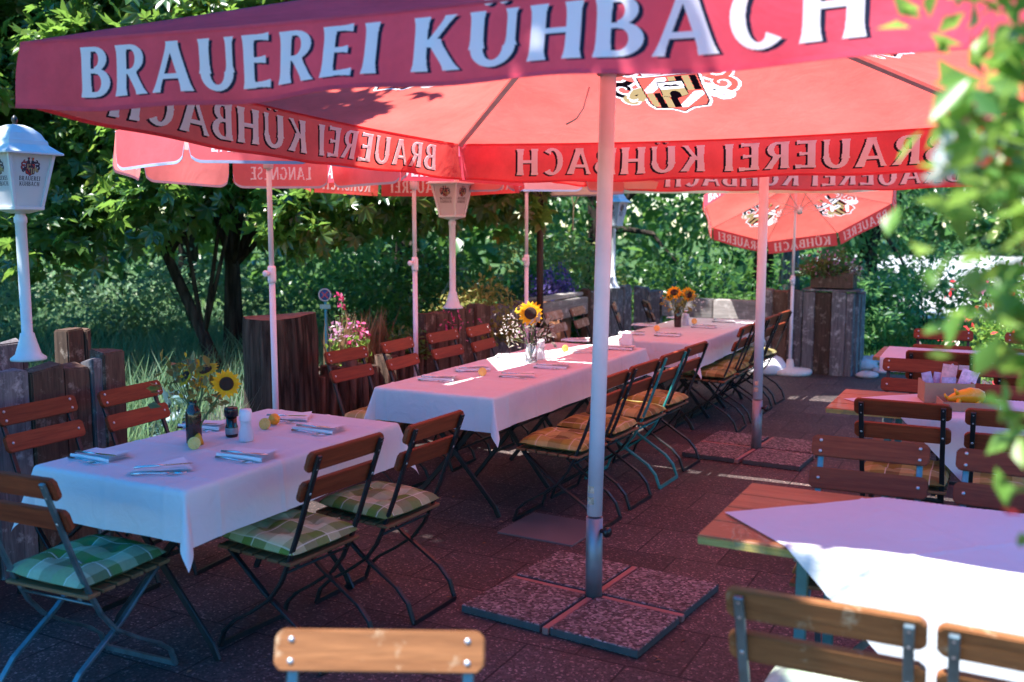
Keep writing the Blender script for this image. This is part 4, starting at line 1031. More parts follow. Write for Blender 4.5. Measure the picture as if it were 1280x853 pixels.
# pale drooping leaves hanging from the first bouquet
qv2=vase('clear glass jar vase standing in the sun streak of the long table',664,453,jar,'glass_clear')
bouquet('bouquet with one upright sunflower and white filler blooms, on the long middle table',(qv2.x,qv2.y,ZT),.13,9,[((-.005,-.02,.335),(-.12,-.97,.18),.088,'petal'),((-.075,.02,.365),(-.5,-.4,.7),.05,'yellow')],[('whitefl',70,.018,(-.14,0,.25),.055),('lilacfl',40,.018,(-.02,0,.2),.04),('whitefl',40,.02,(.07,0,.17),.03)],'sage_leaf',60,.13)
qv3=vase('brown glass bottle vase on the far table',847,409,bot,'glass_brown')
bouquet('bouquet of two small sunflowers on the far table',(qv3.x,qv3.y,ZT),.16,14,[((.085,-.05,.30),(.2,-.9,.3),.072,'petal'),((-.04,-.02,.315),(-.2,-.7,.6),.075,'petal'),((-.075,.0,.28),(-.6,-.7,.3),.05,'yellow')],[('whitefl',50,.018,(.14,0,.24),.05),('yellow',30,.02,(-.1,0,.27),.05)],'bouq_leaf',60,.12)
# shakers
def shaker(px,py,label,body,lid,kind):
    q=at(px,py,ZT); root=thing('shaker' if kind else 'pepper_mill',label,'shaker',(q.x,q.y,ZT),.4,'salt and pepper shakers')
    if kind:
        MB().lathe([(0,0),(.030,0),(.032,.006),(.031,.035),(.024,.060),(.022,.075),(.024,.088),(0,.088)],22).obj('body',M[body],root)
        MB().lathe([(.0245,.088),(.027,.09),(.0275,.125),(.024,.138),(0,.140)],22).obj('cap',M[lid],root)
    else:
        MB().lathe([(0,0),(.024,0),(.027,.006),(.027,.048),(.0235,.056),(.0235,.092),(0,.092)],22).obj('body',M[body],root)
        MB().lathe([(.024,.0925),(.030,.0925),(.0305,.125),(.027,.132),(0,.132)],22).obj('cap',M[lid],root)
        MB().lathe([(.0277,.014),(.0281,.016),(.0281,.040),(.0277,.042)],22).obj('label_band',M['pole_alu'],root)
shaker(308,551,'white salt shaker with waisted body next to the dark pepper mill','pane','pole_white',1)
shaker(290,546,'dark pepper mill with black cap between vase and white shaker','cola','lid_dark',0)
shaker(676,449,'white salt shaker beside the glass jar on the long table','pane','pole_white',1)
shaker(857,407,'white salt shaker beside the bottle vase on the far table','pane','pole_white',1)
# lemons
def lemon(px,py,label,face,whole=False):
    q=at(px,py,ZT); root=thing('lemon_half' if not whole else 'lemon',label,'lemon',(q.x,q.y,ZT+.026),0,'lemons on the tables')
    prof=[(0,-.034),(.008,-.032),(.020,-.022),(.0262,-.008),(.027,0)]
    if whole:
        full=prof+[(.0262,.008),(.020,.022),(.008,.032),(.004,.037),(0,.038)]
        MB().lathe(full,20).obj('peel',M['lemon'],root,(0,0,0),(R(85),0,face))
    else:
        n=Vector((math.cos(face),math.sin(face),.28)).normalized(); e=n.to_track_quat('Z','Y').to_euler()
        MB().lathe(prof,22).obj('peel',M['lemon'],root,(0,0,0),e)
        c=MB().lathe([(0,.0004),(.0255,.0004),(.0262,0),(.0262,-.001),(0,-.001)],22).obj('cut_face',M['whitefl2'],root,(0,0,0),e)
        m=MB()
        for k in range(9):
            a0=2*math.pi*(k+.08)/9; a1=2*math.pi*(k+.92)/9
            m.add([(.003*math.cos((a0+a1)/2),.003*math.sin((a0+a1)/2),.0014),(.0225*math.cos(a0),.0225*math.sin(a0),.0012),(.0235*math.cos((a0+a1)/2),.0235*math.sin((a0+a1)/2),.0016),(.0225*math.cos(a1),.0225*math.sin(a1),.0012)],[(0,1,2,3)])
        m.obj('pulp',M['pulp'],c)
M['whitefl2']=simple('lemon_pith',(.88,.52,.16),.5,0,.08,40,.1)
lemon(243,562,'cut lemon half facing the viewer, left of the brown vase',R(-80)); lemon(252,556,'lemon wedge tucked behind the cut half left of the vase',R(30))
lemon(331,537,'cut lemon half right of the white shaker on the small table',R(-95)); lemon(343,531,'whole lemon behind the cut half on the small table',R(20),True)
lemon(603,470,'cut lemon half at the near end of the long table',R(-95)); lemon(707,440,'cut lemon half on the long table, beyond the glass jar',R(-60))
lemon(821,414,'cut lemon half at the near end of the far table',R(-90)); lemon(868,405,'cut lemon half beyond the bottle vase on the far table',R(-80))
# napkins and cutlery
def napkin_mesh(kind,seed):
    mb=MB(); sd=seed*3.1
    if kind=='fold':
        L,W=.225,.115
        for k in range(4):
            def fn(i,j,k=k): 
                x=(i-.5)*L*(1-.02*k); y=(j-.5)*W*(1-.03*k)+.003*k
                return (x,y,.0015+.0045*k+.010*(i*i)*(k/3)+.003*noise.noise(Vector((x*14+sd,y*14,k))))
            mb.grid(fn,12,6)
        mb.grid(lambda i,j:((i-.5)*L,-W/2+.002-.004*math.sin(math.pi*j),.0015+.0150*j+.003*noise.noise(Vector(((i-.5)*L*14+sd,-7*W,0)))),12,4)
    else:
        a,b,c=Vector((-.13,-.06,0)),Vector((.12,-.05,0)),Vector((.07,.11,0))
        for k in range(3):
            def fn(i,j,k=k):
                p=(a*(1-i)+b*i)*(1-j)+c*j; return (p.x*(1-.02*k),p.y*(1-.02*k),.0015+.0035*k+.010*j*(k/2)+.004*noise.noise(Vector((p.x*10+sd,p.y*10,k))))
            mb.grid(fn,10,8)
    return mb.mesh('napkin',M['napkin'])
NAP=[napkin_mesh('fold',1),napkin_mesh('tri',2),napkin_mesh('fold',5)]
kb=MB(); kb.tube([(-.105,0,.004),(-.02,0,.005),(0,0,.0045)],[.0045,.0052,.003],8); kb.add([(0,-.007,.004),(.085,-.009,.004),(.108,.001,.004),(.09,.006,.004),(0,.005,.004),(0,-.007,.0055),(.085,-.009,.005),(.108,.001,.0045),(.09,.006,.006),(0,.005,.006)],[(4,3,2,1,0),(5,6,7,8,9),(0,1,6,5),(1,2,7,6),(2,3,8,7),(3,4,9,8),(4,0,5,9)])
KNIFE=kb.mesh('knife',M['steel'])
fb=MB(); fb.tube([(-.10,0,.003),(-.04,0,.006),(.02,0,.004),(.035,0,.004)],[.005,.0035,.0028,.005],8)
fb.add([(.03,-.009,.004),(.055,-.0115,.0035),(.055,.0115,.0035),(.03,.009,.004),(.03,-.009,.0055),(.055,-.0115,.005),(.055,.0115,.005),(.03,.009,.0055)],[(3,2,1,0),(4,5,6,7),(0,1,5,4),(1,2,6,5),(2,3,7,6),(3,0,4,7)])
for t in (-.009,-.003,.003,.009): fb.tube([(.054,t,.0042),(.075,t,.003),(.098,t*.9,.006)],[.0016,.0014,.0008],5)
FORK=fb.mesh('fork',M['steel'])
def setting(px,py,ang,kind,where):
    q=at(px,py,ZT+.004); a=R(ang)
    o=link('napkin',NAP[kind],None,(q.x,q.y,ZT+.002),a); tag(o,'white folded paper napkin '+where,'napkin','napkins laid for guests')
    d=Vector((math.cos(a),math.sin(a),0)); n=Vector((-d.y,d.x,0))
    k=q+n*-.035+d*.01; o=link('knife',KNIFE,None,(k.x,k.y,ZT+.0205),a+.12); tag(o,'steel table knife lying across the napkin '+where,'knife','knives laid for guests')
    k=q+n*-.085+d*.0; o=link('fork',FORK,None,(k.x,k.y,ZT+.003),a-.10); tag(o,'steel fork beside the napkin '+where,'fork','forks laid for guests')
for s_ in ((127,571,-28,0,'on the small table, corner nearest the sleeper fence'),(203,586,12,1,'at the front edge of the small table'),(258,533,-20,2,'behind the brown vase'),(310,570,-24,0,'in front of the white shaker'),(400,537,-26,2,'at the far aisle corner of the small table'),(362,523,-15,1,'behind the whole lemon'),
           (548,474,-14,0,'at the fence corner of the long table'),(590,462,10,2,'in the sun streak near the first lemon'),(648,470,-16,1,'on the pink near half of the long table'),(690,459,-18,0,'in front of the jar on the long table'),(640,446,-5,2,'behind the jar in the sun streak'),(735,440,-10,1,'in the sun streak beside the second lemon'),(775,436,-25,0,'at the far end of the long table'),(720,426,-12,2,'at the far fence side of the long table'),
           (790,417,-10,0,'at the near fence corner of the far table'),(835,419,-22,2,'at the near aisle side of the far table'),(805,407,-12,0,'on the fence side of the far table'),(880,409,-24,2,'beside the far lemon towards the aisle'),(848,398,-14,0,'behind the bottle vase on the far table'),(905,402,-22,1,'at the far end of the far table')):
    setting(*s_)
q=at(784,431,ZT); o=MB().add([(-.055,-.03,0),(.055,-.03,0),(.04,0,.085),(-.04,0,.085),(-.055,.03,0),(.055,.03,0)],[(0,1,2,3),(5,4,3,2)]).obj('place_card',M['napkin'],None,(q.x,q.y,ZT+.002),YAW); tag(o,'white tent card standing at the near edge of the far table','card')
# box, packets and orange figure on the second board table
qb=at(1191,505,ZT); bx=thing('cardboard_box','open brown cardboard box of upright packets on the board table','box',(qb.x,qb.y+.09,ZT+.002),YAW+R(16))
W,D,H=.245,.17,.105
for (c,d) in (((0,-D/2,H/2),(W,.004,H)),((0,D/2,H/2),(W,.004,H)),((-W/2+.002,0,H/2),(.004,D-.005,H)),((W/2-.002,0,H/2),(.004,D-.005,H))): MB().box(c,d).obj('side',M['card'],bx)
MB().box((0,0,.002),(W-.01,D-.01,.004)).obj('bottom',M['card'],bx)
for i,(x,y,w,h,t,mt,lb) in enumerate(((-.07,-.02,.05,.15,-.25,'packet_lilac','lilac packet leaning at the left in the cardboard box'),(-.045,.03,.05,.14,.1,'packet_lilac','lilac packet behind the leaning one in the cardboard box'),(.0,.02,.075,.185,.12,'packet_rose','tall rose packet in the middle of the cardboard box'),(.07,-.01,.085,.165,.3,'packet_pink','pink and white packet tilted at the right in the box'),(.005,-.045,.07,.125,-.02,'packet_lilac','low lilac packet at the front of the cardboard box'))):
    ca=Vector((x,y,0)); rz=YAW+R(16); wx=qb.x+x*math.cos(rz)-y*math.sin(rz); wy=qb.y+.09+x*math.sin(rz)+y*math.cos(rz)
    o=MB().grid(lambda i,j:((i-.5)*w,.009*math.sin(math.pi*i)*math.sin(math.pi*j)+.001,h*j),8,8).grid(lambda i,j:((i-.5)*w,-.009*math.sin(math.pi*i)*math.sin(math.pi*j)-.001,h*j),8,8,flip=True).obj('packet',M[mt],None,(wx,wy,ZT+.008),(0,t,rz)); tag(o,lb,'packet','packets in the cardboard box')
qt=at(1212,513,ZT); tr=thing('tray','low open cardboard tray holding the orange figure','tray',(qt.x,qt.y+.03,ZT+.002),YAW+R(14))
for (c,d) in (((0,-.09,.0225),(.26,.004,.045)),((0,.09,.0225),(.26,.004,.045)),((-.128,0,.0225),(.004,.175,.045)),((.128,0,.0225),(.004,.175,.045))): MB().box(c,d).obj('side',M['card'],tr)
MB().box((0,0,.002),(.25,.17,.004)).obj('bottom',M['card'],tr)
pg=thing('plastic_figure','glossy orange plastic animal figure lying in the low tray','figure',(qt.x,qt.y+.04,ZT+.04),YAW+R(10))
def ell(c,r,n=18,k=10): return MB().grid(lambda i,j:(c[0]+r[0]*math.cos(2*math.pi*i)*math.sin(math.pi*j),c[1]+r[1]*math.sin(2*math.pi*i)*math.sin(math.pi*j),c[2]-r[2]*math.cos(math.pi*j)),n,k)
bd=MB().tube([(.088,0,.02),(.078,0,.022),(.05,0,.026),(.015,0,.028),(-.03,0,.022),(-.06,0,.014),(-.078,0,.008),(-.09,0,.006)],[.004,.03,.041,.042,.032,.022,.015,.011],18); bd.obj('body',M['pig'],pg)
for s in (-1,1): MB().tube([(-.045,s*.016,.036),(-.05,s*.022,.05),(-.058,s*.025,.056)],[.009,.008,.002],8).obj('ear',M['pig'],pg)
for x in (-.035,.055):
    for s in (-1,1): MB().tube([(x,s*.022,.01),(x-.008,s*.032,-.012),(x-.012,s*.034,-.03)],[.013,.011,.010],8).obj('leg',M['pig'],pg)
MB().tube([(-.085,0,.008),(-.098,0,.02),(-.103,0,.032)],[.010,.007,.005],8).obj('snout',M['pig'],pg)
# ================================================================== TIMBER FENCE
rf=random.Random(21)
def plank(parent,u,v,w,t,h,mat,rz,name='post',round_=False):
    p=uv(u,v)
    if round_:
        r=w/2; pts=[(0,0,0),(rf.uniform(-.01,.01),0,h*.5),(rf.uniform(-.015,.015),rf.uniform(-.01,.01),h)]
        mb=MB().tube(pts,[r*1.03,r,r*.96],14)
    else:
        a,b=w/2,t/2; k=[rf.uniform(-.018,.018) for _ in range(4)]; e=[rf.uniform(-.008,.008) for _ in range(8)]
        vs=[]
        for i,zz in enumerate((0,h*.4,h*.75,h)):
            for j,(x,y) in enumerate(((-a,-b),(a,-b),(a,b),(-a,b))): vs.append((x+e[(i+j)%8]*.5,y+e[(i*3+j)%8]*.6,zz+(k[j] if i==3 else 0)))
        mb=MB().add(vs,[(3,2,1,0)]+[(i*4+j,i*4+(j+1)%4,i*4+4+(j+1)%4,i*4+4+j) for i in range(3) for j in range(4)]+[(12,13,14,15)])
    return mb.obj(name,M[mat],parent,(p.x,p.y,-.01),rz+rf.uniform(-.03,.03),0 if round_ else .007,2)
RF=YAW+R(90)
def run(label,u,v0,v1,w,hs,mat,name='timber_fence',t=.11,along='v',round_=False,gapf=1.03):
    root=thing(name,label,'fence',(0,0,0),0,'timber fence round the terrace'); v=v0; i=0
    while v<v1-.02:
        ww=w*rf.uniform(.82,1.15); ww=min(ww,v1-v+.01); h=hs[i%len(hs)]*rf.uniform(.985,1.015)
        m=mat[i%len(mat)] if isinstance(mat,(list,tuple)) else mat
        if along=='v': plank(root,u+rf.uniform(-.012,.012),v+ww/2,ww/gapf,t,h,m,RF,round_=round_)
        else: plank(root,v+ww/2,u+rf.uniform(-.012,.012),ww/gapf,t,h,m,YAW,round_=round_)
        v+=ww; i+=1
    return root
run('tall old sleepers standing side by side under the first lantern',-4.25,1.6,3.50,.19,(1.0,.985,1.005,.99),('fence_brown','fence_grey','fence_brown'))
st1=run('single brown sleeper post at the end of the tall sleepers',-4.24,3.44,3.60,.17,(1.035,),'fence_brown',gapf=1.2)
run('grey board stub standing behind the first lantern',-4.75,3.22,3.42,.2,(1.06,),'fence_grey',t=.05)
run('dark post stub behind the sleepers next to the meadow',-4.85,3.72,3.86,.14,(1.08,),'fence_brown',t=.12)
run('low fence of bark-covered logs behind the long table chairs',-4.23,5.14,6.52,.135,(.66,.72,.69,.74,.67),'log_bark',round_=True,gapf=1.0)
run('brown upright planks carrying the second lantern',-4.22,6.52,7.58,.17,(.98,.99,.965,.985),'fence_brown')
run('grey upright boards right of the spilling shrub',-4.24,7.60,8.66,.18,(.95,.96,.935),'fence_grey')
rl=thing('timber_fence','grey horizontal rail fence behind the far table fence-side chairs','fence',(0,0,0),0,'timber fence round the terrace')
def railbar(parent,a,b,z0,z1,t,mat):
    a=Vector(a);b=Vector(b); L=(b-a).length; mid=(a+b)/2; an=math.atan2(b.y-a.y,b.x-a.x)
    return MB().box((0,0,0),(L,t,z1-z0)).obj('rail',M[mat],parent,(mid.x,mid.y,(z0+z1)/2),an,.008,2)
railbar(rl,uv(-4.23,8.68),uv(-4.23,9.84),.70,.89,.09,'rail_grey'); railbar(rl,uv(-4.31,8.68),uv(-4.31,9.84),.90,.94,.14,'rail_grey'); railbar(rl,uv(-4.23,8.68),uv(-4.23,9.84),.10,.28,.09,'rail_grey')
plank(rl,-4.24,9.90,.09,.09,.98,'fence_brown',RF)
run('grey upright planks at the terrace corner below the third lantern',-4.24,9.97,11.22,.19,(.93,.95,.92,.945),'fence_grey')
run('short run of grey planks at the back corner',11.28,-4.18,-3.82,.18,(.93,.90),'fence_grey',along='u')
r2=thing('timber_fence','grey horizontal sleeper rail behind the far table, partly sunlit','fence',(0,0,0),0,'timber fence round the terrace')
railbar(r2,uv(-3.80,11.26),uv(-3.18,11.26),.58,.80,.17,'rail_grey'); railbar(r2,uv(-3.17,11.26),uv(-2.66,11.26),.58,.80,.17,'rail_grey'); railbar(r2,uv(-3.80,11.27),uv(-2.66,11.27),.10,.32,.15,'rail_grey')
plank(r2,-3.2,11.33,.10,.08,.60,'fence_grey',YAW)
run('wide wall of upright grey planks beside the tilted red parasol',11.25,-2.66,-1.62,.155,(.95,.93,.955,.94,.925),('fence_grey','fence_brown','fence_grey'),along='u',t=.10)
run('short return of weathered planks at the edge of the plank wall',-1.62,11.34,11.80,.16,(.92,.90),'fence_grey',t=.09)
# stump
def stump():
    root=thing('tree_stump','thick reddish bark-covered tree stump behind the first thin parasol pole','stump',(-1.55,6.44,0))
    n=40; prof=[(.30,0),(.265,.12),(.246,.4),(.238,.7),(.243,.95),(.236,1.075)]
    vs=[];fs=[]
    for i,(r,z) in enumerate(prof):
        for j in range(n):
            a=2*math.pi*j/n; rr=r*(1+.05*math.sin(3*a+.6)+.035*math.sin(8*a+z*1.5)+.03*noise.noise(Vector((math.cos(a)*3,math.sin(a)*3,z*2)))+(.0 if i<len(prof)-1 else -.02))
            vs.append((rr*math.cos(a),rr*math.sin(a),z+(.008*math.sin(a*2+1)+.012*math.cos(a) if i==len(prof)-1 else 0)))
    for i in range(len(prof)-1):
        for j in range(n): fs.append((i*n+j,i*n+(j+1)%n,(i+1)*n+(j+1)%n,(i+1)*n+j))
    MB().add(vs,fs,0,True).obj('bark',M['bark_red'],root)
    tp=[vs[(len(prof)-1)*n+j] for j in range(n)]
    MB().add([(x*.93,y*.93,z-.012) for x,y,z in tp]+[(x*1.0,y*1.0,z) for x,y,z in tp],[tuple(range(n))]+[(j,(j+1)%n,n+(j+1)%n,n+j) for j in range(n)]).obj('cut_top',M['stump_top'],root)
stump()
# lanterns
for (px,py,z,lb,h) in ((36,449,1.0,'white garden lantern nearest, on the old sleepers beside the meadow',.735),(566,385,.985,'white lantern on brown planks behind the long middle table',.735),(766,360,.94,'white lantern at the far plank corner, partly behind the near mast',.70)):
    q=at(px,py,z); lantern(lb,(q.x,q.y,z-.004),R(60),h)
# planter trough, flowers, reeds
tb=thing('planter_trough','dark timber flower trough behind the low log fence','planter',uv(-4.52,6.02),RF)
for (c,d) in (((0,-.17,.30),(1.0,.03,.60)),((0,.17,.30),(1.0,.03,.60)),((-.485,0,.30),(.03,.31,.60)),((.485,0,.30),(.03,.31,.60))): MB().box(c,d).obj('side',M['fence_brown'],tb,bevel=.004)
MB().grid(lambda i,j:((i-.5)*.94,(j-.5)*.31,.57+.02*noise.noise(Vector((i*9,j*4,0)))),20,6).obj('soil',M['soil'],tb)
def flower_plant(label,loc,h,mat1,n1,mat2=None,seed=1,lean=0.0,leaf='lush',top=.45,name='flower',group='flowers in the trough',sp=.035,nl=60,fs=.035):
    rd=np.random.default_rng(seed); root=thing(name,label,'flower',loc,0,group)
    MB().tube([(0,0,0),(lean*.4,0,h*.5),(lean,0,h)],[.006,.005,.003],6).obj('stem',M['stem'],root)
    t=rd.random(nl)*.75; P=np.stack([lean*t+rd.normal(0,.035,nl),rd.normal(0,.035,nl),h*t],1); O=rd.normal(0,1,(nl,3)); T,Nn=leaf_dirs(nl,O,rd,.1,.6)
    link('leaf',leaf_mesh('leaf',P,T,Nn,.055*(.5+.8*rd.random(nl)),leaf,False,seed),root)
    for mt,n in ((mat1,n1),(mat2,n1//2 if mat2 else 0)):
        if not n: continue
        t=1-top*rd.random(n); P=np.stack([lean*t+rd.normal(0,sp,n),rd.normal(0,sp,n),h*t],1); T=rd.normal(0,1,(n,3)); Nn=rd.normal(0,1,(n,3)); Nn[:,2]+=.6
        link('blossoms',leaf_mesh('blossoms',P,T,Nn,fs*(.6+.8*rd.random(n)),mt,False,seed+1),root)
    return root
def atd(px,py,d):
    """point on the view line through the pixel at ground distance d"""
    x=(px-640)/FPX*d*.99; return Vector((x,d,EYE-(py-HOR)/FPX*d))
def flower_at(label,px,ytop,ybot,d,*a,**k):
    b=atd(px,ybot,d); t=atd(px,ytop,d); return flower_plant(label,(b.x,b.y,min(b.z,.57)),t.z-min(b.z,.57),*a,**k)
flower_at('lilac snapdragon beside the stump, behind the first fence chair',413,404,440,7.15,'lilacfl',34,'whitefl',2,.03,sp=.03,top=.35)
flower_at('pink and lilac snapdragon right of the pale lilac one',437,400,440,7.2,'pinkfl',26,'lilacfl',5,.02,sp=.035,top=.4)
flower_at('small bright pink snapdragon at the edge of the dry stems',448,409,440,7.3,'pinkfl',20,None,7,.02,sp=.02,top=.2)
flower_at('tall pink foxglove standing above the trough',427,366,440,7.6,'pinkfl',26,None,9,-.02,sp=.02,top=.22,leaf='deep')
b=uv(-4.5,6.1); rd=np.random.default_rng(5); n=420
P=np.stack([b.x+rd.normal(0,.05,n)+.462*rd.uniform(-.32,.36,n),0*rd.random(n),np.full(n,.55)],1); tt=rd.uniform(-.34,.36,n); P[:,0]=b.x+.462*tt+rd.normal(0,.03,n); P[:,1]=b.y+.887*tt+rd.normal(0,.03,n)
dr=thing('dry_plant','clump of dry brown stems in the trough behind the log fence','plant'); o=link('stems',blades('stems',P,.40,.012,'straw',5,.25),dr)
bush('fuchsia_plant','dark leafed plant with magenta blooms before the brown planks',(uv(-4.30,6.42).x,uv(-4.30,6.42).y,.62),(.20,.16,.26),420,.05,'deep',31,5,'plant',stemmat='stem')
rd=np.random.default_rng(8); n=46; q=atd(563,404,7.95); P=np.array(q)+rd.normal(0,1,(n,3))*np.array([.10,.08,.055]); T=rd.normal(0,1,(n,3)); Nn=rd.normal(0,1,(n,3))
fb_=[o for o in COL.objects if o.name.startswith('fuchsia_plant')][0]; o=link('blossoms',leaf_mesh('blossoms',P-np.array(fb_.location),T,Nn,np.full(n,.04),'pinkfl',False,8),fb_)
# small garden sign
q=atd(404,371,8.7); sg=thing('small_sign','small round dark blue sign with pale rim on a teal post','sign',(q.x,q.y,0),R(-6))
MB().tube([(0,0,0),(0,0,q.z-.03)],.014,12).obj('post',M['sign_teal'],sg)
MB().lathe([(0,-.004),(.062,-.004),(.062,.004),(0,.004)],28).obj('disc',M['sign_blue'],sg,(0,-.012,q.z+.02),(R(90),0,0))
MB().tube([(.053*math.cos(2*math.pi*k/28),-.019,q.z+.02+.053*math.sin(2*math.pi*k/28)) for k in range(29)],.006,6,cap=False).obj('rim',M['sign_rim'],sg)
MB().tube([(-.030,-.022,q.z+.05),(.030,-.022,q.z-.01)],0,sec=(.010,.003)).obj('slash',M['sign_red'],sg); MB().tube([(.030,-.0235,q.z+.05),(-.030,-.0235,q.z-.01)],0,sec=(.010,.003)).obj('slash',M['sign_red'],sg)
MB().box((0,-.014,q.z-.085),(.10,.006,.042)).obj('plate',M['plate'],sg,bevel=.002)
# shrub spilling over the boards
q=atd(612,392,9.0); q=uv(-4.36,7.72); bush('potted_shrub','yellow-green bushy shrub spilling over the boards beside the second lantern',(q.x,q.y,.62),(.42,.36,.54),1900,.055,'gold',41,8)
o=MB().lathe([(0,0),(.15,0),(.19,.58),(.205,.60),(.205,.66),(.185,.66),(.18,.60),(0,.60)],24).obj('plant_pot',M['terracotta'],None,(q.x,q.y,0)); o.location=(uv(-4.52,7.72).x,uv(-4.52,7.72).y,0); tag(o,'terracotta pot under the spilling yellow-green shrub','pot')
# violet plant behind the corner planks
q=uv(-4.55,9.75); bush('flowering_plant','dark violet flowering plant hanging over the corner boards',(q.x,q.y,.86),(.26,.26,.34),600,.06,'violetfl',44,6,'plant'); 
o=MB().lathe([(0,0),(.16,0),(.20,.88),(.18,.88),(0,.84)],20).obj('plant_pot',M['terracotta'],None,(q.x,q.y,0)); tag(o,'tall terracotta pot of the dark violet plant','pot')
# planter box on the plank wall
q=uv(-1.86,11.40); pb=thing('planter_box','weathered wooden flower box on top of the plank wall','planter',(q.x,q.y,.955),YAW)
MB().box((0,.0,-.01),(.62,.34,.02)).obj('shelf',M['fence_grey'],pb)
for (c,d) in (((0,-.13,.10),(.46,.022,.17)),((0,.13,.10),(.46,.022,.17)),((-.22,0,.10),(.022,.24,.17)),((.22,0,.10),(.022,.24,.17))): MB().box(c,d).obj('side',M['fence_brown'],pb,bevel=.003)
MB().box((0,0,.15),(.42,.235,.03)).obj('soil',M['soil'],pb)
bush('flowering_plant','dark leafy plant with purple tips in the wall-top flower box',(q.x-.05,q.y,1.10),(.30,.22,.26),700,.06,'deep',52,6,'plant')
bush('silver_plant','pale blue-white flowering plant at the edge of the wall-top box',(q.x+.18,q.y-.08,1.08),(.12,.10,.16),180,.045,'sage_leaf',53,4,'plant')
for o in list(COL.objects):
    if o.name.startswith('flowering_plant') and o.location.z>1.0:
        rd=np.random.default_rng(3); P,O=bush_points((0,0,0.05),(.30,.22,.27),90,rd); T,Nn=leaf_dirs(90,O,rd); link('blossoms',leaf_mesh('blossoms',P,T,Nn,np.full(90,.05),'lilacfl',False,3),o)
# rocks beyond the gate gap
for i,(px,py,s) in enumerate(((1076,463,.20),(1090,455,.16),(1083,472,.12),(1102,466,.10),(1135,452,.13))):
    q=at(px,py,0); mb=MB().grid(lambda i_,j_:(lambda a,b:(lambda k:(k*math.cos(a)*math.sin(b),k*.8*math.sin(a)*math.sin(b),k*.65*(1-math.cos(b))*.55))(s*(1+.3*noise.noise(Vector((math.cos(a)*1.5+i,math.sin(a)*1.5,b))))))(2*math.pi*i_,math.pi*j_),18,10)
    o=mb.obj('rock',M['stone'],None,(q.x,q.y,-.02)); tag(o,['largest pale rock beside the plank wall','pale rock behind the largest one','small pale rock in front of the largest one','smallest pale rock by the terrace edge','rounded pale rock apart from the others on the lawn'][i],'rock','pale rocks by the plank wall')
# ================================================================== NEAR SHRUB (blurred, right)
ns=thing('potted_shrub','sunlit shrub with white and red blooms close to the viewer, leaves blurred','shrub',(.99,1.16,0))
rd=np.random.default_rng(77)
MB().tube([(0,0,.30),(.01,-.01,.8),(-.03,0,1.25),(-.10,.02,1.6),(-.14,.02,1.85)],[.02,.018,.016,.011,.005],10).obj('trunk',M['bark'],ns)
br=MB(); cl=[]
for i in range(26):
    a=rd.random()*6.28; z=1.58+.52*rd.random(); r=.15+.17*rd.random(); e=Vector((-.13+math.cos(a)*r,.03+math.sin(a)*r,z)); cl.append(e); s0=Vector((-.04-.1*rd.random(),0,z-.18)); br.tube([s0,(s0+e)/2+Vector((0,0,.05)),e],[.006,.004,.002],6)
for e in ((-.27,-.03,1.50),(-.30,.02,1.44),(-.24,.05,1.37),(-.33,.0,1.53),(-.37,.03,1.62),(-.40,.0,1.72),(-.40,.02,1.80),(-.33,.03,1.93),(-.30,-.02,2.0),(-.22,-.02,1.33)):
    e=Vector(e); cl.append(e); br.tube([(-.1,0,e.z-.05),(-.2,0,e.z+.02),e],[.005,.004,.002],6)
br.obj('branches',M['stem'],ns)
CL=np.array([tuple(c) for c in cl]); n=2100; k=rd.integers(0,len(cl),n); P=CL[k]+rd.normal(0,.045,(n,3)); O=rd.normal(0,1,(n,3)); T,Nn=leaf_dirs(n,O,rd,.2,.7)
link('leaves',leaf_mesh('leaves',P,T,Nn,.054*(.6+.7*rd.random(n)),'lush',False,77),ns)
for mt,nb_,szz in (('whitefl',46,.034),('redfl',16,.032),('pinkfl',12,.03)):
    for c in range(nb_//2): pass
    m=nb_*9; kk=rd.integers(0,len(cl),nb_); cen=CL[kk]+rd.normal(0,.04,(nb_,3)); P=np.repeat(cen,9,0)+rd.normal(0,.010,(m,3)); T=rd.normal(0,1,(m,3)); Nn=rd.normal(0,1,(m,3)); Nn[:,1]-=.6
    link('blossoms',leaf_mesh('blossoms',P,T,Nn,szz*(.6+.7*rd.random(m)),mt,False,78),ns)
o=MB().lathe([(0,0),(.15,0),(.19,.30),(.205,.30),(.205,.35),(.185,.35),(.18,.31),(0,.31)],28).obj('plant_pot',M['terracotta'],None,(.99,1.16,0)); tag(o,'terracotta pot of the near blurred shrub','pot')
# flowering bush on the far right
fb2=bush('flowering_bush','tall green bush dotted with red and white blooms beyond the board tables',(4.75,8.9,0),(.75,.7,1.35),2600,.07,'lush',61,9)
rd=np.random.default_rng(62)
for mt,n in (('redfl',150),('whitefl',90),('pinkfl',60)):
    P,O=bush_points((0,0,0),(.80,.74,1.40),n,rd,0,.9); T,Nn=leaf_dirs(n,O,rd); link('blossoms',leaf_mesh('blossoms',P,T,Nn,np.full(n,.065),mt,False,63),fb2)

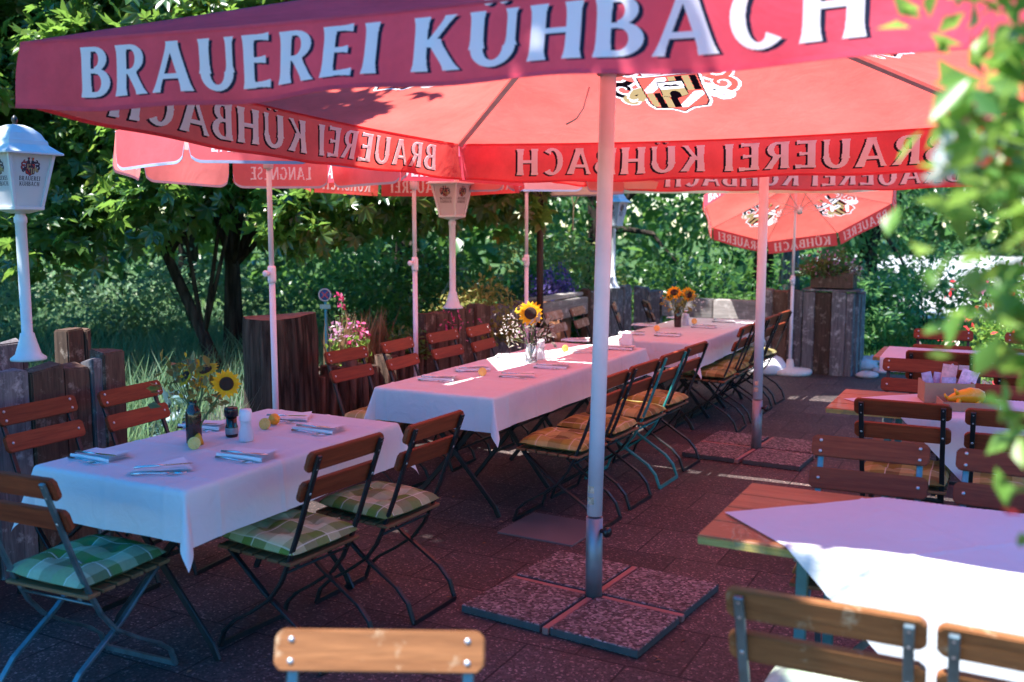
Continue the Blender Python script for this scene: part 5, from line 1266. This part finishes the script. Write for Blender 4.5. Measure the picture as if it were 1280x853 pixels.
# ================================================================== TREES
tree('chestnut_tree','big chestnut with dark upright trunk behind the stump',(-3.05,10.6,0),[(0,0,0),(.02,0,1.2),(-.05,.05,2.6),(0,0,4.2),(.05,0,5.6)],.09,(0,0,4.5),(3.7,2.3,3.2),165,.48,13500,.14,'chestnut',101,True,'bark',.45,-.92,26,.8)
tree('chestnut_tree','chestnut with a thin trunk leaning towards the first lantern',(-2.75,9.3,0),[(0,0,0),(-.22,.05,.6),(-.55,.1,1.35),(-.85,.15,2.3),(-1.2,.2,3.4)],.062,(-1.5,.2,3.1),(2.3,1.5,1.75),80,.42,6200,.13,'chestnut',102,True,'bark',.35,-.95,14,.8,extra=(((-1.9,-.6,1.9),.55,255),((-1.2,-.8,1.6),.5,225),((-.4,-.7,2.0),.55,255),((.4,-.6,2.15),.5,225),((1.2,-.5,2.0),.5,225),((2.0,-.3,2.1),.5,225),((-2.7,-.4,2.2),.6,270),((.9,-.9,1.75),.42,165),((-2.3,-.5,1.45),.42,165),((2.7,0,2.0),.5,210)))
tree('chestnut_tree','chestnut whose crown hangs over the first lantern and nearest table',(-5.9,4.2,0),[(0,0,0),(.1,0,1.5),(.4,-.1,2.8),(.9,-.2,4.0),(1.6,-.4,5.0)],.17,(2.80,-1.72,5.2),(2.45,1.75,1.2),105,.5,6600,.18,'chestnut',103,True,'bark',.25,-1,22,.8,extra=(((3.66,.0,5.2),.36,150),((3.3,-.95,5.2),.5,200)))  # two unseen leaf clumps added to shade the long table's front and paving
tree('chestnut_tree','leafy chestnut at the meadow edge left of the first lantern',(-7.2,9.0,0),[(0,0,0),(.1,0,1.5),(0,.1,3.0),(.1,0,5.0)],.16,(0,0,4.0),(2.7,2.2,3.4),110,.5,9000,.14,'chestnut',104,True,'bark',.45,-.9,18,.8)
BT='trees behind the terrace'
for i,(x,y,rx,rz_,zc,n,ls,mt,lb) in enumerate((
 (-9.5,16,3.6,4.2,4.6,5200,.19,'deep','deep green tree far left behind the meadow'),
 (-5.5,16.5,3.3,4.3,4.4,5200,.18,'deep','dark dense tree behind the leaning chestnut'),
 (-1.6,14.2,2.6,3.6,3.5,5600,.14,'deep','dense dark tree behind the second lantern'),
 (1.3,15.6,2.7,3.8,3.9,5600,.14,'deep','dense tree right behind the far plank corner'),
 (4.3,16.8,2.5,4.0,4.0,6500,.14,'deep','dark tree behind the tilted red parasol'),
 (5.65,15.6,1.6,2.6,2.75,4000,.15,'maple','bright green tree right of the plank wall, in the sun'),
 (13.2,21.0,2.6,3.6,3.8,2800,.20,'maple','pale green tree beyond the lawn at the right'),
 (14.5,19,3.0,4.0,4.2,2400,.22,'maple','green tree farthest to the right beyond the path'))):
    tree('leafy_tree',lb,(x,y,0),[(0,0,0),(.05,.05,zc*.4),(-.05,0,zc*.8),(0,.05,zc*1.2)],.17,(0,0,zc),(rx,rx*.8,rz_),95,.62 if mt=='maple' else .75,n,ls,mt,200+i,False,'bark',.5,-.95,14,.75,BT)
tree('leafy_tree','slender tree with a pale grey trunk behind the plank wall',(3.75,13.3,0),[(0,0,0),(.03,0,1.2),(-.02,.05,2.6),(0,0,4.2)],.15,(0,0,4.0),(1.9,1.5,2.1),60,.55,3800,.16,'maple',230,False,'bark_grey',.4,-.9,12,.75,BT)
bush('golden_shrub','golden-green shrub shining in the sun behind the rail fence',(.75,12.9,0),(1.15,.8,1.75),3600,.085,'gold',71,9)
for i,(x,y,rx,h,mt,lb) in enumerate(((-1.0,10.6,1.2,1.5,'deep','dark bush behind the brown planks'),(.35,12.0,.8,1.2,'deep','dark bush behind the grey rail fence'),(2.6,13.2,1.3,1.5,'deep','dark bush behind the back sleeper rail'),(-2.0,12.6,1.6,1.8,'maple','wide leafy green bush behind the small round sign'),(4.6,13.0,.9,1.1,'maple','sunlit bush at the end of the plank wall'),(6.1,14.2,1.1,1.3,'maple','broad sunlit bush at the back of the lawn'),(-3.9,12.4,1.5,1.3,'weed','pale green bush in the meadow behind the leaning trunk'),(-5.6,11.6,1.5,1.25,'weed','pale green bush in the meadow left of the leaning trunk'))):
    bush('leafy_bush',lb,(x,y,0),(rx,rx*.75,h),2600,.10,mt,300+i,9,'bush','bushes behind the fence')
# far wood: one mass
rd=np.random.default_rng(400); n=26000; an=rd.uniform(R(-62),R(62),n); rr=rd.uniform(23,33,n); hmax=8.5+2.2*np.sin(an*9)+1.6*np.sin(an*23+1)-8.2*np.clip((an-.24)*5,0,1); zz=np.maximum(hmax,1.2)*rd.random(n)**.85
gap_=(an>.33)&(an<.50); rr=np.where(gap_,rr+32,rr); zz=np.where(gap_,rng.random(n)**.8*(6.0+1.8*np.sin(an*60)),zz); P=np.stack([np.sin(an)*rr,np.cos(an)*rr,zz],1); O=rd.normal(0,1,(n,3)); O[:,1]-=.6; T,Nn=leaf_dirs(n,O,rd,.2,.6)
o=link('woodland',leaf_mesh('woodland',P,T,Nn,np.where(gap_,.95,.62)*(.6+.8*rd.random(n)),'deep',False,400)); o['kind']='stuff'; o['label']='far dark wood closing off the view'
# ================================================================== GRASS
def scatter(n,x0,x1,y0,y1,seed,test):
    rd=np.random.default_rng(seed); x=rd.uniform(x0,x1,n); y=rd.uniform(y0,y1,n); u=x*.887-y*.462; v=x*.462+y*.887; k=test(x,y,u,v); return np.stack([x[k],y[k],np.full(k.sum(),-.02)],1)
pm=scatter(30000,-9,0,5,15,1,lambda x,y,u,v:(u<-4.6)&(v<11)); o=link('meadow_grass',blades('meadow_grass',pm,.52,.016,'weed',2,.45)); o['kind']='stuff'; o['label']='tall pale grass of the meadow beyond the fence'
pl=scatter(26000,2.5,12,9.5,18,3,lambda x,y,u,v:(v>11.65)); o=link('lawn_grass',blades('lawn_grass',pl,.10,.012,'lawn',4,.4)); o['kind']='stuff'; o['label']='short lawn behind the terrace'
q=at(312,512,0); rd=np.random.default_rng(9); n=160; P=np.stack([-1.84+rd.normal(0,.05,n),6.20+rd.normal(0,.05,n),np.zeros(n)],1)
gt=thing('grass_tuft','pale grass tuft growing at the foot of the stump','plant'); link('blades',blades('blades',P,.55,.010,'sage_leaf',9,.3),gt)
q=at(238,520,.4); bush('hosta_plant','blue-green broad-leaved plant in the meadow behind the vase',(-2.5,7.0,0),(.28,.25,.50),120,.17,'blue_leaf',91,5,'plant',stemmat='stem')
q=uv(-4.62,2.55); bush('ivy_plant','dark ivy growing behind the sleepers at the foot of the first lantern',(q.x,q.y,.55),(.3,.25,.6),500,.08,'deep',92,5,'plant')

rd=np.random.default_rng(55); n=420; u_=rd.uniform(-4.1,2,n); v_=rd.uniform(1.2,11,n); P=np.stack([u_*.887+v_*.462,-u_*.462+v_*.887,np.full(n,.006)],1); T=rd.normal(0,1,(n,3)); T[:,2]*=.08; Nn=rd.normal(0,.12,(n,3)); Nn[:,2]+=1
o=link('leaf_litter',leaf_mesh('leaf_litter',P,T,Nn,.022*(.4+1.1*rd.random(n)),'straw',False,55)); o['kind']='stuff'; o['label']='dry leaf bits scattered on the paving'
# ================================================================== CAMERA, LIGHT
cam=bpy.data.cameras.new('camera'); co_=bpy.data.objects.new('camera',cam); COL.objects.link(co_); scene.camera=co_
co_.location=(0,0,EYE); co_.rotation_euler=(math.pi/2-PITCH,0,0); cam.sensor_width=36; cam.lens=36*FPX/1280; cam.clip_end=500; cam.clip_start=.05
cam.dof.use_dof=True; cam.dof.focus_distance=5.0; cam.dof.aperture_fstop=2.3
L=Vector((.389,.242,-1)).normalized(); EL=math.asin(-L.z)
sd=bpy.data.lights.new('sun','SUN'); so=bpy.data.objects.new('sun',sd); COL.objects.link(so); so.location=(-8,-5,20)
so.rotation_euler=L.to_track_quat('-Z','Y').to_euler(); sd.energy=3.6; sd.angle=R(.5); sd.color=(1,.975,.94)
w=bpy.data.worlds.new('World'); scene.world=w; w.use_nodes=True; nt=w.node_tree; bg=nt.nodes['Background']
sky=nt.nodes.new('ShaderNodeTexSky'); sky.sky_type='NISHITA'; sky.sun_disc=False; sky.sun_elevation=EL; sky.sun_rotation=math.atan2(-L.x,-L.y); sky.air_density=1.0; sky.dust_density=.4; sky.ozone_density=4.0
hs=nt.nodes.new('ShaderNodeHueSaturation'); hs.inputs['Saturation'].default_value=1.75; nt.links.new(sky.outputs[0],hs.inputs['Color']); nt.links.new(hs.outputs[0],bg.inputs[0]); bg.inputs[1].default_value=.10
scene.view_settings.view_transform='Standard'; scene.view_settings.look='None'; scene.view_settings.gamma=1; scene.view_settings.exposure=2.12
scene.render.engine='CYCLES'; cy=scene.cycles; cy.max_bounces=8; cy.diffuse_bounces=4; cy.transmission_bounces=6; cy.transparent_max_bounces=4; cy.use_denoising=True
try: cy.denoiser='OPENIMAGEDENOISE'
except Exception: pass
cy.sample_clamp_indirect=6
